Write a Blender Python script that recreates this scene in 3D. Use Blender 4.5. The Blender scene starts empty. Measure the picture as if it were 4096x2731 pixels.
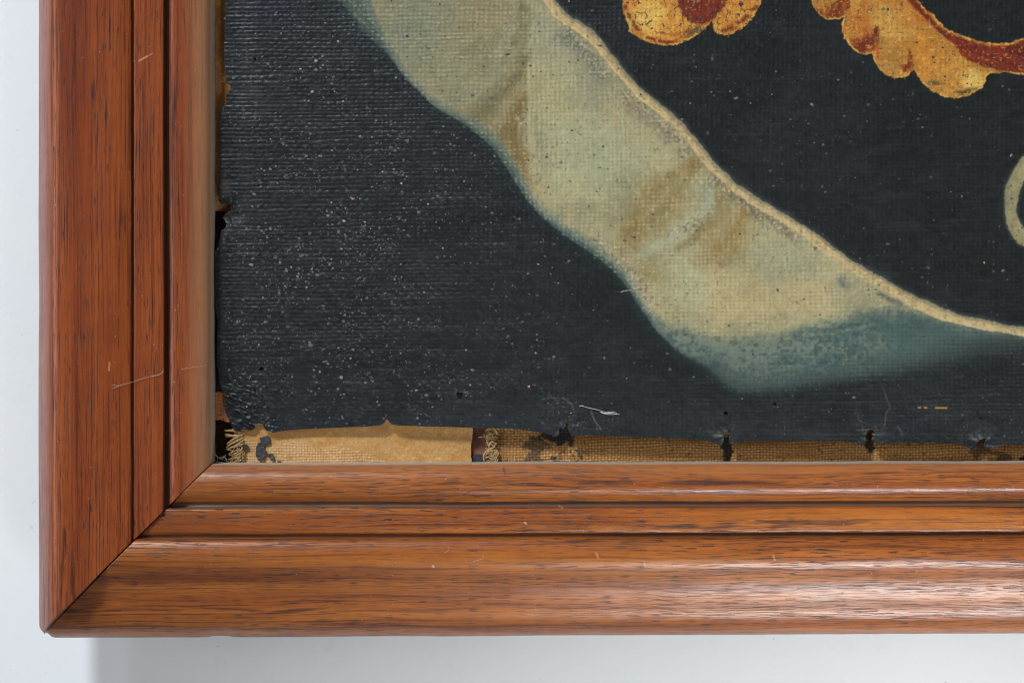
import bpy, math, random
import numpy as np
from mathutils import Matrix, Vector

random.seed(7)
rng = np.random.default_rng(11)
sc = bpy.context.scene
col_main = sc.collection

# ------------------------------------------------------------------ camera
U = 1e-4                       # one photograph pixel on the canvas plane is 0.1 mm
CAM_H = 0.70
TILT = math.radians(1.6)
cam_d = bpy.data.cameras.new('camera')
cam = bpy.data.objects.new('camera', cam_d)
col_main.objects.link(cam)
fwd = np.array([math.sin(TILT), 0.0, -math.cos(TILT)])
rgt = np.array([math.cos(TILT), 0.0, math.sin(TILT)])
upv = np.array([0.0, 1.0, 0.0])
C0 = -fwd * CAM_H
cam.matrix_world = Matrix(((rgt[0], upv[0], -fwd[0], C0[0]), (rgt[1], upv[1], -fwd[1], C0[1]),
                           (rgt[2], upv[2], -fwd[2], C0[2]), (0, 0, 0, 1)))
cam_d.sensor_width = 36.0
cam_d.lens = 36.0 * CAM_H / (4096 * U)
cam_d.clip_start = 0.01
cam_d.clip_end = 50.0
sc.camera = cam


def P(px, py, z):
    """point of the plane at height z (metres) seen at photograph pixel px, py"""
    px = np.asarray(px, float); py = np.asarray(py, float); z = np.asarray(z, float)
    a = (px - 2048.0) * U / CAM_H; b = (1365.5 - py) * U / CAM_H
    dx = fwd[0] + a * rgt[0]; dy = b * 1.0; dz = fwd[2] + a * rgt[2]
    t = (z - C0[2]) / dz
    return np.stack(np.broadcast_arrays(C0[0] + t * dx, C0[1] + t * dy, z + 0 * t), -1)


# ------------------------------------------------------------------ light
world = bpy.data.worlds.new('World'); sc.world = world; world.use_nodes = True
bg = world.node_tree.nodes['Background']
bg.inputs['Color'].default_value = (0.93, 0.97, 1.0, 1)
bg.inputs['Strength'].default_value = 0.20


def area(name, loc, target, size, power, color, shape='DISK', size_y=None):
    l = bpy.data.lights.new(name, 'AREA'); l.shape = shape; l.size = size
    if size_y: l.size_y = size_y
    l.energy = power; l.color = color
    o = bpy.data.objects.new(name, l); col_main.objects.link(o)
    o.location = loc
    d = Vector(target) - Vector(loc)
    o.rotation_euler = d.to_track_quat('-Z', 'Y').to_euler()
    return o


area('window_lamp', (-0.97, 1.87, 1.70), (0, 0, 0), 0.42, 57.0, (0.93, 0.97, 1.0))
area('side_lamp', (-1.80, 1.60, 1.60), (0, 0, 0), 0.35, 10.0, (0.80, 0.86, 1.0))
area('room_fill', (-2.1, 0.10, 1.20), (0, -0.02, 0), 1.0, 18.0, (0.93, 0.96, 1.0))  # added soft fill, stands in for part of the room's ambient light
tl = area('table_lamp', (0.40, -0.78, 0.62), (0.19, -0.12, 0), 0.42, 0.62, (0.97, 1.0, 1.0), 'RECTANGLE', 0.38)
tl.data.spread = math.radians(34)
sc.view_settings.view_transform = 'Standard'
sc.view_settings.look = 'None'
sc.view_settings.exposure = 0.0
sc.view_settings.gamma = 1.0
sc.view_settings.use_curve_mapping = False
sc.cycles.use_denoising = True
sc.cycles.filter_width = 1.15
sc.cycles.sample_clamp_indirect = 4.0


# ------------------------------------------------------------------ helpers
def lin(c):
    c = np.asarray(c, float) / 255.0
    return np.where(c <= 0.04045, c / 12.92, ((c + 0.055) / 1.055) ** 2.4)


def hash2(ix, iy, seed):
    h = (ix.astype(np.int64) * 374761393 + iy.astype(np.int64) * 668265263 + seed * 974711) & 0xFFFFFFFF
    h = ((h ^ (h >> 13)) * 1274126177) & 0xFFFFFFFF
    h = h ^ (h >> 16)
    return (h & 0xFFFF) / 65535.0


def vnoise(x, y, seed=0):
    x = np.asarray(x, float); y = np.asarray(y, float)
    ix = np.floor(x); iy = np.floor(y)
    fx = x - ix; fy = y - iy
    fx = fx * fx * (3 - 2 * fx); fy = fy * fy * (3 - 2 * fy)
    a = hash2(ix, iy, seed); b = hash2(ix + 1, iy, seed)
    c = hash2(ix, iy + 1, seed); d = hash2(ix + 1, iy + 1, seed)
    return (a + (b - a) * fx) * (1 - fy) + (c + (d - c) * fx) * fy


def fbm(x, y, seed=0, oct=3):
    s = 0; amp = 0.5; t = 0
    for o in range(oct):
        s = s + amp * vnoise(x * 2 ** o, y * 2 ** o, seed + o * 17); t += amp; amp *= 0.5
    return s / t


def sstep(a, b, x):
    t = np.clip((x - a) / (b - a), 0, 1)
    return t * t * (3 - 2 * t)


def seg_dist(x, y, pts, closed):
    pts = np.asarray(pts, float); x = np.asarray(x, np.float32); y = np.asarray(y, np.float32)
    n = len(pts); best = np.full(x.shape, 1e18, np.float32); bt = np.zeros(x.shape, np.float32)
    m = n if closed else n - 1
    for i in range(m):
        a = [np.float32(q) for q in pts[i]]; ab = [np.float32(q) for q in (pts[(i + 1) % n] - pts[i])]; L = ab[0] * ab[0] + ab[1] * ab[1]
        if L == 0: continue
        t = np.clip(((x - a[0]) * ab[0] + (y - a[1]) * ab[1]) / L, 0, 1)
        d = (x - a[0] - t * ab[0]) ** 2 + (y - a[1] - t * ab[1]) ** 2
        k = d < best
        best = np.where(k, d, best); bt = np.where(k, i + t, bt)
    return np.sqrt(best), bt


def inside(x, y, pts):
    pts = np.asarray(pts, float); n = len(pts); r = np.zeros(x.shape, bool)
    for i in range(n):
        x1, y1 = pts[i]; x2, y2 = pts[(i + 1) % n]
        if y1 == y2: continue
        c = ((y1 > y) != (y2 > y)) & (x < (x2 - x1) * (y - y1) / (y2 - y1) + x1)
        r ^= c
    return r


def sdf(x, y, pts):
    """negative inside; evaluated only near the polygon's box"""
    pts = np.asarray(pts, float)
    lo = pts.min(0) - 90; hi = pts.max(0) + 90
    k = (x > lo[0]) & (x < hi[0]) & (y > lo[1]) & (y < hi[1])
    out = np.full(x.shape, 1e3)
    xs = x[k]; ys = y[k]
    d, _ = seg_dist(xs, ys, pts, True)
    out[k] = np.where(inside(xs, ys, pts), -d, d)
    return out


def line_d(x, y, pts, pad=200):
    pts = np.asarray(pts, float)
    lo = pts.min(0) - pad; hi = pts.max(0) + pad
    k = (x > lo[0]) & (x < hi[0]) & (y > lo[1]) & (y < hi[1])
    out = np.full(x.shape, 1e3); tt = np.zeros(x.shape)
    d, t = seg_dist(x[k], y[k], pts, False)
    out[k] = d; tt[k] = t
    return out, tt


def smooth_poly(pts, k=4, closed=False):
    pts = np.asarray(pts, float); n = len(pts); out = []
    m = n if closed else n - 1
    for i in range(m):
        if closed:
            p0, p1, p2, p3 = pts[(i - 1) % n], pts[i], pts[(i + 1) % n], pts[(i + 2) % n]
        else:
            p0, p1, p2, p3 = pts[max(i - 1, 0)], pts[i], pts[i + 1], pts[min(i + 2, n - 1)]
        for j in range(k):
            t = j / k
            out.append(0.5 * ((2 * p1) + (p2 - p0) * t + (2 * p0 - 5 * p1 + 4 * p2 - p3) * t * t + (3 * p1 - p0 - 3 * p2 + p3) * t ** 3))
    if not closed: out.append(pts[-1])
    return np.array(out)


def mesh_np(name, verts, faces, mat, parent=None, colors=None, uvs=None, smooth=True):
    """faces: (n,4) or (n,3) index array, or a list of arrays"""
    me = bpy.data.meshes.new(name)
    verts = np.asarray(verts, np.float32)
    if isinstance(faces, np.ndarray):
        fl = [faces] if len(faces) else []
    else:
        fl = [np.asarray(f) for f in faces if len(f)]
    me.vertices.add(len(verts)); me.vertices.foreach_set('co', verts.ravel())
    nl = sum(f.size for f in fl); nf = sum(len(f) for f in fl)
    me.loops.add(nl); me.polygons.add(nf)
    idx = np.concatenate([f.ravel() for f in fl]).astype(np.int32)
    tot = np.concatenate([np.full(len(f), f.shape[1]) for f in fl]).astype(np.int32)
    st = np.concatenate([[0], np.cumsum(tot)[:-1]]).astype(np.int32)
    me.loops.foreach_set('vertex_index', idx)
    me.polygons.foreach_set('loop_start', st)
    me.polygons.foreach_set('loop_total', tot)
    me.polygons.foreach_set('use_smooth', np.full(nf, smooth))
    if colors is not None:
        a = me.color_attributes.new('Col', 'FLOAT_COLOR', 'POINT')
        c = np.ones((len(verts), 4), np.float32); c[:, :3] = colors
        a.data.foreach_set('color', c.ravel())
    if uvs is not None:
        u = me.uv_layers.new(name='UVMap')
        u.data.foreach_set('uv', np.asarray(uvs, np.float32)[idx].ravel())
    me.update(calc_edges=True)
    me.materials.append(mat)
    o = bpy.data.objects.new(name, me); col_main.objects.link(o)
    if parent: o.parent = parent
    return o


def empty(name, loc=(0, 0, 0)):
    o = bpy.data.objects.new(name, None); col_main.objects.link(o)
    o.empty_display_size = 0.01
    o.location = loc
    return o


def tag(o, label=None, cat=None, group=None, kind=None):
    if label: o['label'] = label
    if cat: o['category'] = cat
    if group: o['group'] = group
    if kind: o['kind'] = kind
    return o


def tube(pts, r0, r1=None, n=6):
    pts = np.asarray(pts, float); m = len(pts)
    r = np.linspace(r0, r0 if r1 is None else r1, m)
    tan = np.gradient(pts, axis=0); tan /= np.linalg.norm(tan, axis=1, keepdims=True) + 1e-12
    ref = np.array([0, 0, 1.0])
    s = np.cross(tan, ref); ln = np.linalg.norm(s, axis=1, keepdims=True)
    s = np.where(ln < 1e-6, np.array([1.0, 0, 0]), s / (ln + 1e-12)); b = np.cross(s, tan)
    an = np.linspace(0, 2 * math.pi, n, endpoint=False)
    v = pts[:, None, :] + r[:, None, None] * (np.cos(an)[None, :, None] * s[:, None, :] + np.sin(an)[None, :, None] * b[:, None, :])
    v = v.reshape(-1, 3); f = []
    for i in range(m - 1):
        for j in range(n):
            f.append((i * n + j, i * n + (j + 1) % n, (i + 1) * n + (j + 1) % n, (i + 1) * n + j))
    f = np.array(f)
    caps = [np.array([list(range(n))[::-1]]), np.array([[(m - 1) * n + j for j in range(n)]])]
    return v, [f] + caps


def join_parts(parts):
    V = []; F = {}; off = 0
    for v, fl in parts:
        V.append(v)
        for f in fl:
            F.setdefault(f.shape[1], []).append(f + off)
        off += len(v)
    return np.concatenate(V), [np.concatenate(x) for x in F.values()]


# ------------------------------------------------------------------ materials
def new_mat(name):
    m = bpy.data.materials.new(name); m.use_nodes = True
    nt = m.node_tree; b = nt.nodes['Principled BSDF']
    return m, nt, b


class NB:
    def __init__(s, nt): s.nt = nt
    def n(s, t, **kw):
        x = s.nt.nodes.new(t)
        for k, v in kw.items(): setattr(x, k, v)
        return x
    def l(s, a, b): s.nt.links.new(a, b)
    def val(s, sock, v):
        if hasattr(v, 'is_linked') or isinstance(v, bpy.types.NodeSocket): s.l(v, sock)
        else: sock.default_value = v
    def math(s, op, a, b=None, c=None, clamp=False):
        x = s.n('ShaderNodeMath', operation=op); x.use_clamp = clamp
        s.val(x.inputs[0], a)
        if b is not None: s.val(x.inputs[1], b)
        if c is not None: s.val(x.inputs[2], c)
        return x.outputs[0]
    def noise(s, vec, scale=1.0, detail=3.0, rough=0.5, dist=0.0):
        x = s.n('ShaderNodeTexNoise'); s.l(vec, x.inputs['Vector'])
        x.inputs['Scale'].default_value = scale; x.inputs['Detail'].default_value = detail
        x.inputs['Roughness'].default_value = rough; x.inputs['Distortion'].default_value = dist
        return x.outputs['Fac']
    def smap(s, v, a, b, c=0.0, d=1.0):
        x = s.n('ShaderNodeMapRange', interpolation_type='SMOOTHSTEP'); s.l(v, x.inputs[0])
        for i, q in enumerate((a, b, c, d)): s.val(x.inputs[1 + i], q)
        return x.outputs[0]
    def mix(s, f, a, b, mode='MIX'):
        x = s.n('ShaderNodeMix', data_type='RGBA', blend_type=mode)
        s.val(x.inputs[0], f); s.val(x.inputs[6], a); s.val(x.inputs[7], b)
        return x.outputs[2]
    def comb(s, a, b, c=0.0):
        x = s.n('ShaderNodeCombineXYZ'); s.val(x.inputs[0], a); s.val(x.inputs[1], b); s.val(x.inputs[2], c)
        return x.outputs[0]
    def bump(s, h, strength, dist, normal=None):
        x = s.n('ShaderNodeBump'); s.val(x.inputs['Height'], h)
        x.inputs['Strength'].default_value = strength; x.inputs['Distance'].default_value = dist
        if normal is not None: s.l(normal, x.inputs['Normal'])
        return x.outputs[0]


def rgba(c): return (float(c[0]), float(c[1]), float(c[2]), 1.0)


def wood_mat(name, dark, mid, light, seed, wav, pore_amt, faded, groove, grooves, marks=(), spec=0.5, smear=1.0, pu1=52.0, p2=(0.635, 0.68, 0.9)):
    m, nt, b = new_mat(name); N = NB(nt)
    uv = N.n('ShaderNodeUVMap', uv_map='UVMap').outputs[0]
    sp = N.n('ShaderNodeSeparateXYZ'); N.l(uv, sp.inputs[0])
    u, v = sp.outputs[0], sp.outputs[1]
    # wandering of the grain
    w1 = N.noise(N.comb(N.math('MULTIPLY', u, 6.0), N.math('MULTIPLY', v, 22.0), seed), 1.0, 2.0)
    w2 = N.noise(N.comb(N.math('MULTIPLY', u, 30.0), N.math('MULTIPLY', v, 40.0), seed + 3), 1.0, 1.0)
    vv = N.math('ADD', v, N.math('MULTIPLY', N.math('SUBTRACT', w1, 0.5), wav))
    vv = N.math('ADD', vv, N.math('MULTIPLY', N.math('SUBTRACT', w2, 0.5), wav * 0.10))
    broad = N.noise(N.comb(N.math('MULTIPLY', u, 4.0), N.math('MULTIPLY', vv, 110.0), seed + 5), 1.0, 3.0)
    fine = N.noise(N.comb(N.math('MULTIPLY', u, 22.0), N.math('MULTIPLY', vv, 1100.0), seed + 7), 1.0, 4.0, 0.6)
    streak = N.noise(N.comb(N.math('MULTIPLY', u, 9.0), N.math('MULTIPLY', vv, 420.0), seed + 9), 1.0, 2.0)
    c = N.mix(N.smap(broad, 0.30, 0.70), rgba(mid), rgba(light))
    c = N.mix(N.math('MULTIPLY', N.smap(streak, 0.52, 0.72), 0.75 * smear), c, rgba(dark))
    c = N.mix(N.math('MULTIPLY', N.smap(fine, 0.45, 0.80), 0.55), c, rgba(np.array(dark) * 0.8))
    c = N.mix(N.math('MULTIPLY', N.smap(fine, 0.50, 0.22), 0.35), c, rgba(np.array(light) * 1.25))
    # cross mottling, uneven varnish
    mot = N.noise(N.comb(N.math('MULTIPLY', u, 55.0), N.math('MULTIPLY', v, 90.0), seed + 1), 1.0, 4.0, 0.6)
    c = N.mix(N.math('MULTIPLY', N.smap(mot, 0.42, 0.75), 0.30), c, rgba(np.array(mid) * 0.55))
    # broad brown and amber zones of the board
    zone = N.noise(N.comb(N.math('MULTIPLY', u, 3.5), N.math('MULTIPLY', vv, 55.0), seed + 61), 1.0, 2.0)
    c = N.mix(N.math('MULTIPLY', N.smap(zone, 0.52, 0.74), 0.55 * smear), c, rgba(np.array(dark) * 1.15))
    # fine long lines of the grain
    l1 = N.noise(N.comb(N.math('MULTIPLY', u, 16.0), N.math('MULTIPLY', vv, 1700.0), seed + 63), 1.0, 1.0)
    lm = N.noise(N.comb(N.math('MULTIPLY', u, 9.0), N.math('MULTIPLY', vv, 120.0), seed + 65), 1.0, 2.0)
    ln = N.math('MULTIPLY', N.smap(l1, 0.60, 0.72), N.smap(lm, 0.40, 0.62))
    c = N.mix(N.math('MULTIPLY', ln, 0.62 * smear), c, rgba((0.060, 0.017, 0.010)))
    # open pores: dark dashes gathered in bands, hardly any between
    band = N.noise(N.comb(N.math('MULTIPLY', u, 6.0), N.math('MULTIPLY', vv, 130.0), seed + 11), 1.0, 2.0)
    gate = N.smap(band, 0.36, 0.56)
    p1 = N.noise(N.comb(N.math('MULTIPLY', u, pu1), N.math('MULTIPLY', vv, 2500.0), seed + 13), 1.0, 1.5)
    q2 = N.noise(N.comb(N.math('MULTIPLY', u, 150.0), N.math('MULTIPLY', vv, 2600.0), seed + 19), 1.0, 0.0)
    pore = N.math('MULTIPLY', N.smap(p1, 0.635 - pore_amt * 0.1, 0.68 - pore_amt * 0.1), gate)
    pore2 = N.math('MULTIPLY', N.smap(q2, p2[0], p2[1]), N.math('ADD', 0.35, N.math('MULTIPLY', gate, 0.65)))
    pore = N.math('MAXIMUM', pore, N.math('MULTIPLY', pore2, p2[2]))
    c = N.mix(N.math('MULTIPLY', pore, 0.92), c, rgba((0.014, 0.008, 0.009)))
    # long dark growth lines
    gl = N.noise(N.comb(N.math('MULTIPLY', u, 2.2), N.math('MULTIPLY', vv, 170.0), seed + 23), 1.0, 1.0)
    gline = N.math('SUBTRACT', 1.0, N.smap(N.math('ABSOLUTE', N.math('SUBTRACT', gl, 0.5)), 0.0, 0.018))
    gbrk = N.smap(N.noise(N.comb(N.math('MULTIPLY', u, 60.0), N.math('MULTIPLY', vv, 500.0), seed + 29), 1.0, 3.0), 0.40, 0.60)
    c = N.mix(N.math('MULTIPLY', N.math('MULTIPLY', gline, gbrk), 0.80), c, rgba((0.035, 0.012, 0.010)))
    # worn, pale inner edge and the dust lying along the lip and in the grooves
    wn = N.noise(N.comb(N.math('MULTIPLY', u, 40.0), N.math('MULTIPLY', v, 700.0), seed + 31), 1.0, 4.0, 0.6)
    ve = N.math('ADD', v, N.math('MULTIPLY', N.math('SUBTRACT', wn, 0.5), 0.004))
    c = N.mix(N.math('MULTIPLY', N.smap(ve, faded[0], 0.0085), faded[1]), c, rgba(faded[2]))
    dustn = N.noise(N.comb(N.math('MULTIPLY', u, 300.0), N.math('MULTIPLY', v, 900.0), seed + 37), 1.0, 4.0, 0.7)
    vd = N.math('ADD', v, N.math('MULTIPLY', N.math('SUBTRACT', dustn, 0.5), 0.0018))
    dust = N.smap(vd, 0.0118, 0.0088)
    c = N.mix(N.math('MULTIPLY', dust, 0.92), c, rgba((0.43, 0.385, 0.31)))
    # old dirt and wax packed into the two grooves
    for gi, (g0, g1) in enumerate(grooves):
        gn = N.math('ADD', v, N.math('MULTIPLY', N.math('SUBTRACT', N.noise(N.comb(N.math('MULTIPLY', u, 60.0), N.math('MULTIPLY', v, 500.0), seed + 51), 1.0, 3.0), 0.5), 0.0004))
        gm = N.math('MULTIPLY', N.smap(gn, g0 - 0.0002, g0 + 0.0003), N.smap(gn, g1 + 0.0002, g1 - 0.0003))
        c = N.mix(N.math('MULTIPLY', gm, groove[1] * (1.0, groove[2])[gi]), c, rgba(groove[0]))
    # scratches, nicks and pale chips: short capsules on the surface
    for (ua, va, ub, vb, wd, colr, al) in marks:
        du, dv = ub - ua, vb - va; L2 = du * du + dv * dv + 1e-12
        uo = N.math('SUBTRACT', u, ua); vo = N.math('SUBTRACT', v, va)
        t = N.math('DIVIDE', N.math('ADD', N.math('MULTIPLY', uo, du), N.math('MULTIPLY', vo, dv)), L2, clamp=True)
        eu = N.math('SUBTRACT', uo, N.math('MULTIPLY', t, du)); ev = N.math('SUBTRACT', vo, N.math('MULTIPLY', t, dv))
        dd = N.math('SQRT', N.math('ADD', N.math('MULTIPLY', eu, eu), N.math('MULTIPLY', ev, ev)))
        dd = N.math('ADD', dd, N.math('MULTIPLY', N.math('SUBTRACT', fine, 0.5), wd * 1.2))
        c = N.mix(N.math('MULTIPLY', N.smap(dd, wd, wd * 0.4), al), c, rgba(colr))
    spk = N.smap(N.noise(N.comb(N.math('MULTIPLY', u, 900.0), N.math('MULTIPLY', v, 900.0), seed + 41), 1.0, 1.0), 0.765, 0.80)
    c = N.mix(N.math('MULTIPLY', spk, 0.55), c, rgba((0.55, 0.48, 0.42)))
    N.l(c, b.inputs['Base Color'])
    rub = N.noise(N.comb(N.math('MULTIPLY', u, 130.0), N.math('MULTIPLY', v, 260.0), seed + 71), 1.0, 5.0, 0.65)
    ro = N.math('ADD', 0.15, N.math('MULTIPLY', fine, 0.14))
    ro = N.math('ADD', ro, N.math('MULTIPLY', rub, 0.20))
    ro = N.math('ADD', ro, N.math('MULTIPLY', dust, 0.5))
    ro = N.math('ADD', ro, N.math('MULTIPLY', pore, 0.15))
    N.l(ro, b.inputs['Roughness'])
    b.inputs['Specular IOR Level'].default_value = spec
    h = N.math('SUBTRACT', N.math('MULTIPLY', fine, 0.25), pore)
    h = N.math('ADD', h, N.math('MULTIPLY', broad, 0.6))
    h = N.math('SUBTRACT', h, N.math('MULTIPLY', ln, 0.4))
    h = N.math('ADD', h, N.math('MULTIPLY', rub, 0.35))
    N.l(N.bump(h, 0.34, 0.00028), b.inputs['Normal'])
    return m


def paint_mat(name, cracks=None, rough=0.40, grain=0.25):
    m, nt, b = new_mat(name); N = NB(nt)
    co = N.n('ShaderNodeTexCoord').outputs['Object']
    a = N.n('ShaderNodeVertexColor', layer_name='Col').outputs[0]
    n1 = N.noise(co, 2600.0, 3.0, 0.6)
    n2 = N.noise(co, 420.0, 4.0, 0.6)
    c = N.mix(1.0, a, N.mix(N.smap(n1, 0.25, 0.75), rgba((1 - grain,) * 3), rgba((1 + grain,) * 3)), 'MULTIPLY')
    c = N.mix(1.0, c, N.mix(N.smap(n2, 0.3, 0.7), rgba((1 - grain * 0.6,) * 3), rgba((1 + grain * 0.6,) * 3)), 'MULTIPLY')
    hh = n1
    if cracks:
        wob = N.n('ShaderNodeVectorMath', operation='ADD')
        nz = N.n('ShaderNodeTexNoise'); N.l(co, nz.inputs['Vector']); nz.inputs['Scale'].default_value = 500.0
        sc_ = N.n('ShaderNodeVectorMath', operation='SCALE'); N.l(nz.outputs['Color'], sc_.inputs[0]); sc_.inputs['Scale'].default_value = 0.0016
        N.l(co, wob.inputs[0]); N.l(sc_.outputs[0], wob.inputs[1])
        mp = N.n('ShaderNodeMapping'); N.l(wob.outputs[0], mp.inputs['Vector']); mp.inputs['Scale'].default_value = (310, 210, 1)
        vo = N.n('ShaderNodeTexVoronoi', feature='DISTANCE_TO_EDGE'); N.l(mp.outputs[0], vo.inputs['Vector']); vo.inputs['Scale'].default_value = 1.0
        brk = N.smap(N.noise(co, 330.0, 3.0, 0.6), cracks[0], cracks[1])
        ck = N.math('MULTIPLY', N.smap(vo.outputs['Distance'], 0.055, 0.012), brk)
        c = N.mix(N.math('MULTIPLY', ck, 0.85), c, rgba((0.02, 0.012, 0.008)))
        hh = N.math('SUBTRACT', n1, N.math('MULTIPLY', ck, 1.5))
    N.l(c, b.inputs['Base Color'])
    N.l(N.math('ADD', rough, N.math('MULTIPLY', n2, 0.18)), b.inputs['Roughness'])
    b.inputs['Specular IOR Level'].default_value = 0.34
    N.l(N.bump(hh, 0.30, 0.00012), b.inputs['Normal'])
    return m


def cloth_mat(name):
    m, nt, b = new_mat(name); N = NB(nt)
    co = N.n('ShaderNodeTexCoord').outputs['Object']
    a = N.n('ShaderNodeVertexColor', layer_name='Col').outputs[0]
    n1 = N.noise(co, 3500.0, 3.0, 0.6)
    n2 = N.noise(co, 260.0, 5.0, 0.65)
    c = N.mix(1.0, a, N.mix(N.smap(n1, 0.25, 0.75), rgba((0.75,) * 3), rgba((1.25,) * 3)), 'MULTIPLY')
    c = N.mix(N.math('MULTIPLY', N.smap(n2, 0.58, 0.80), 0.14), c, rgba((0.16, 0.08, 0.03)))
    N.l(c, b.inputs['Base Color'])
    b.inputs['Roughness'].default_value = 0.75
    N.l(N.bump(n1, 0.4, 0.00015), b.inputs['Normal'])
    return m


def simple_mat(name, color, rough=0.6, var=0.25, scale=400.0, bump=0.3):
    m, nt, b = new_mat(name); N = NB(nt)
    co = N.n('ShaderNodeTexCoord').outputs['Object']
    n1 = N.noise(co, scale, 5.0, 0.6)
    c = N.mix(N.smap(n1, 0.3, 0.7), rgba(np.array(color) * (1 - var)), rgba(np.array(color) * (1 + var)))
    N.l(c, b.inputs['Base Color']); b.inputs['Roughness'].default_value = rough
    N.l(N.bump(n1, bump, 0.0003), b.inputs['Normal'])
    return m


def wall_mat():
    m, nt, b = new_mat('white_painted_wall'); N = NB(nt)
    co = N.n('ShaderNodeTexCoord').outputs['Object']
    n1 = N.noise(co, 9.0, 4.0, 0.6); n2 = N.noise(co, 700.0, 3.0, 0.6); n3 = N.noise(co, 90.0, 4.0, 0.65)
    c = N.mix(N.smap(n1, 0.3, 0.7), rgba((0.78, 0.80, 0.815)), rgba((0.815, 0.83, 0.84)))
    st = N.smap(N.noise(co, 230.0, 2.0, 0.5), 0.735, 0.80)
    c = N.mix(N.math('MULTIPLY', st, 0.40), c, rgba((0.42, 0.40, 0.37)))
    smear = N.smap(n3, 0.55, 0.80)
    c = N.mix(N.math('MULTIPLY', smear, 0.16), c, rgba((0.55, 0.54, 0.53)))
    N.l(c, b.inputs['Base Color']); b.inputs['Roughness'].default_value = 0.8
    h = N.math('ADD', N.math('MULTIPLY', n2, 0.4), n3)
    N.l(N.bump(h, 0.22, 0.0006), b.inputs['Normal'])
    return m


M_paint = paint_mat('oil_paint_dark', rough=0.33, grain=0.25)
M_ribbon = paint_mat('oil_paint_ribbon', rough=0.48, grain=0.14)
M_leaf = paint_mat('oil_paint_gold', cracks=(0.42, 0.60), rough=0.42, grain=0.18)
M_leaf2 = paint_mat('oil_paint_gold_scroll', cracks=(0.56, 0.70), rough=0.42, grain=0.20)
M_cloth = cloth_mat('aged_linen')
M_wall = wall_mat()
M_dark = simple_mat('dark_backing', (0.075, 0.050, 0.036), 0.8)
M_str = simple_mat('stretcher_wood', (0.24, 0.105, 0.062), 0.7)
M_flake = simple_mat('grey_black_paint', (0.035, 0.038, 0.043), 0.55, bump=0.5, scale=900)
M_lint = simple_mat('white_lint', (0.50, 0.49, 0.48), 0.9)
M_hair = simple_mat('pale_fibre', (0.50, 0.44, 0.38), 0.9)
M_thread = simple_mat('linen_thread', (0.44, 0.29, 0.13), 0.85, 0.35, 1500)
M_tack = simple_mat('tack_metal', (0.20, 0.19, 0.17), 0.5)

# ------------------------------------------------------------------ setting: the white surface behind
WALL_Z = -0.050
FRAME_BACK = -0.020
w = mesh_np('wall', [(-1.5, -1.5, WALL_Z), (1.5, -1.5, WALL_Z), (1.5, 1.5, WALL_Z), (-1.5, 1.5, WALL_Z)], np.array([[0, 1, 2, 3]]), M_wall)
tag(w, 'plain white painted surface behind the wooden frame', kind='structure')

# ------------------------------------------------------------------ the frame
prof_img = [(1851, -6), (1851, -2), (1851, 2.4), (1853, 3.6), (1857, 4.8), (1863, 5.9), (1873, 7.1), (1890, 8.3), (1910, 9.2), (1935, 9.8),
            (1954, 9.8), (1969, 9.3), (1985, 8.1), (1997, 6.7), (2003, 6.1), (2005, 5.6), (2007, 5.0), (2011, 4.8), (2020, 5.0), (2025, 5.6),
            (2028, 6.5), (2031, 7.2), (2036, 7.7), (2048, 7.9), (2080, 8.1), (2118, 7.9), (2129, 7.6), (2135, 7.2), (2138, 6.6), (2140, 6.2), (2142, 6.1),
            (2145, 6.2), (2147, 6.9), (2150, 8.2), (2154, 9.2), (2160, 10.2), (2170, 10.9), (2195, 11.8), (2225, 12.1), (2250, 11.8), (2272, 11.0),
            (2293, 9.8), (2325, 7.8), (2360, 6.0), (2395, 4.75), (2425, 4.0), (2453, 3.3), (2478, 2.2), (2500, 0.6), (2520, -2.0),
            (2533, -5.2), (2541, -9.5), (2543, -14), (2543, -20.0)]
pr = np.array(prof_img, float)
wy = P(np.full(len(pr), 2048.0), pr[:, 0], pr[:, 1] * 1e-3)[:, 1]
wy[0] = wy[1] = wy[2] = wy[3]
wy[-1] = wy[-2] = wy[-3]
Y_IN = wy[3]
X_IN = P(849.0, 1300.0, 0.0024)[0]
prof_b = smooth_poly(np.stack([Y_IN - wy, pr[:, 1] * 1e-3], 1), 3)
left_img = [(849, -6), (849, -2), (849, 2.4), (847, 3.6), (842, 4.8), (835, 6.0), (822, 7.5), (800, 8.8), (770, 9.6), (735, 9.9), (705, 9.8), (692, 9.5), (683, 9.0), (679, 8.2), (677, 7.2),
            (674, 6.8), (668, 6.7), (662, 6.8), (659, 7.2), (657, 8.2), (654, 9.0), (649, 9.3), (600, 9.5), (550, 9.5), (540, 9.4), (536, 9.2), (534, 8.8), (532, 8.5), (530, 8.6), (528, 9.1),
            (525, 9.8), (519, 10.3), (500, 10.9), (470, 11.5), (430, 11.8), (390, 11.8), (340, 11.7), (290, 11.5), (250, 11.2), (225, 10.7), (209, 9.8), (197, 8.0), (185, 4.6), (173, -0.4),
            (164, -5.6), (158, -10), (156, -14), (156, -20.0)]
plx = np.array(left_img, float)
wx_ = P(plx[:, 0], np.full(len(plx), 1300.0), plx[:, 1] * 1e-3)[:, 0]
wx_[0] = wx_[1] = wx_[2] = wx_[3] = X_IN
wx_[-1] = wx_[-2]
prof_l = smooth_poly(np.stack([X_IN - wx_, plx[:, 1] * 1e-3], 1), 3)
arcs = lambda p: np.concatenate([[0], np.cumsum(np.linalg.norm(np.diff(p, axis=0), axis=1))])
arc_b, arc_l = arcs(prof_b), arcs(prof_l)
d_px = lambda py, z: Y_IN - P(2048.0, py, z * 1e-3)[1]


def arc_at(d): return float(np.interp(d, prof_b[9:, 0], arc_b[9:]))
def arc_left(d): return float(np.interp(d, prof_l[9:, 0], arc_l[9:]))


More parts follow.
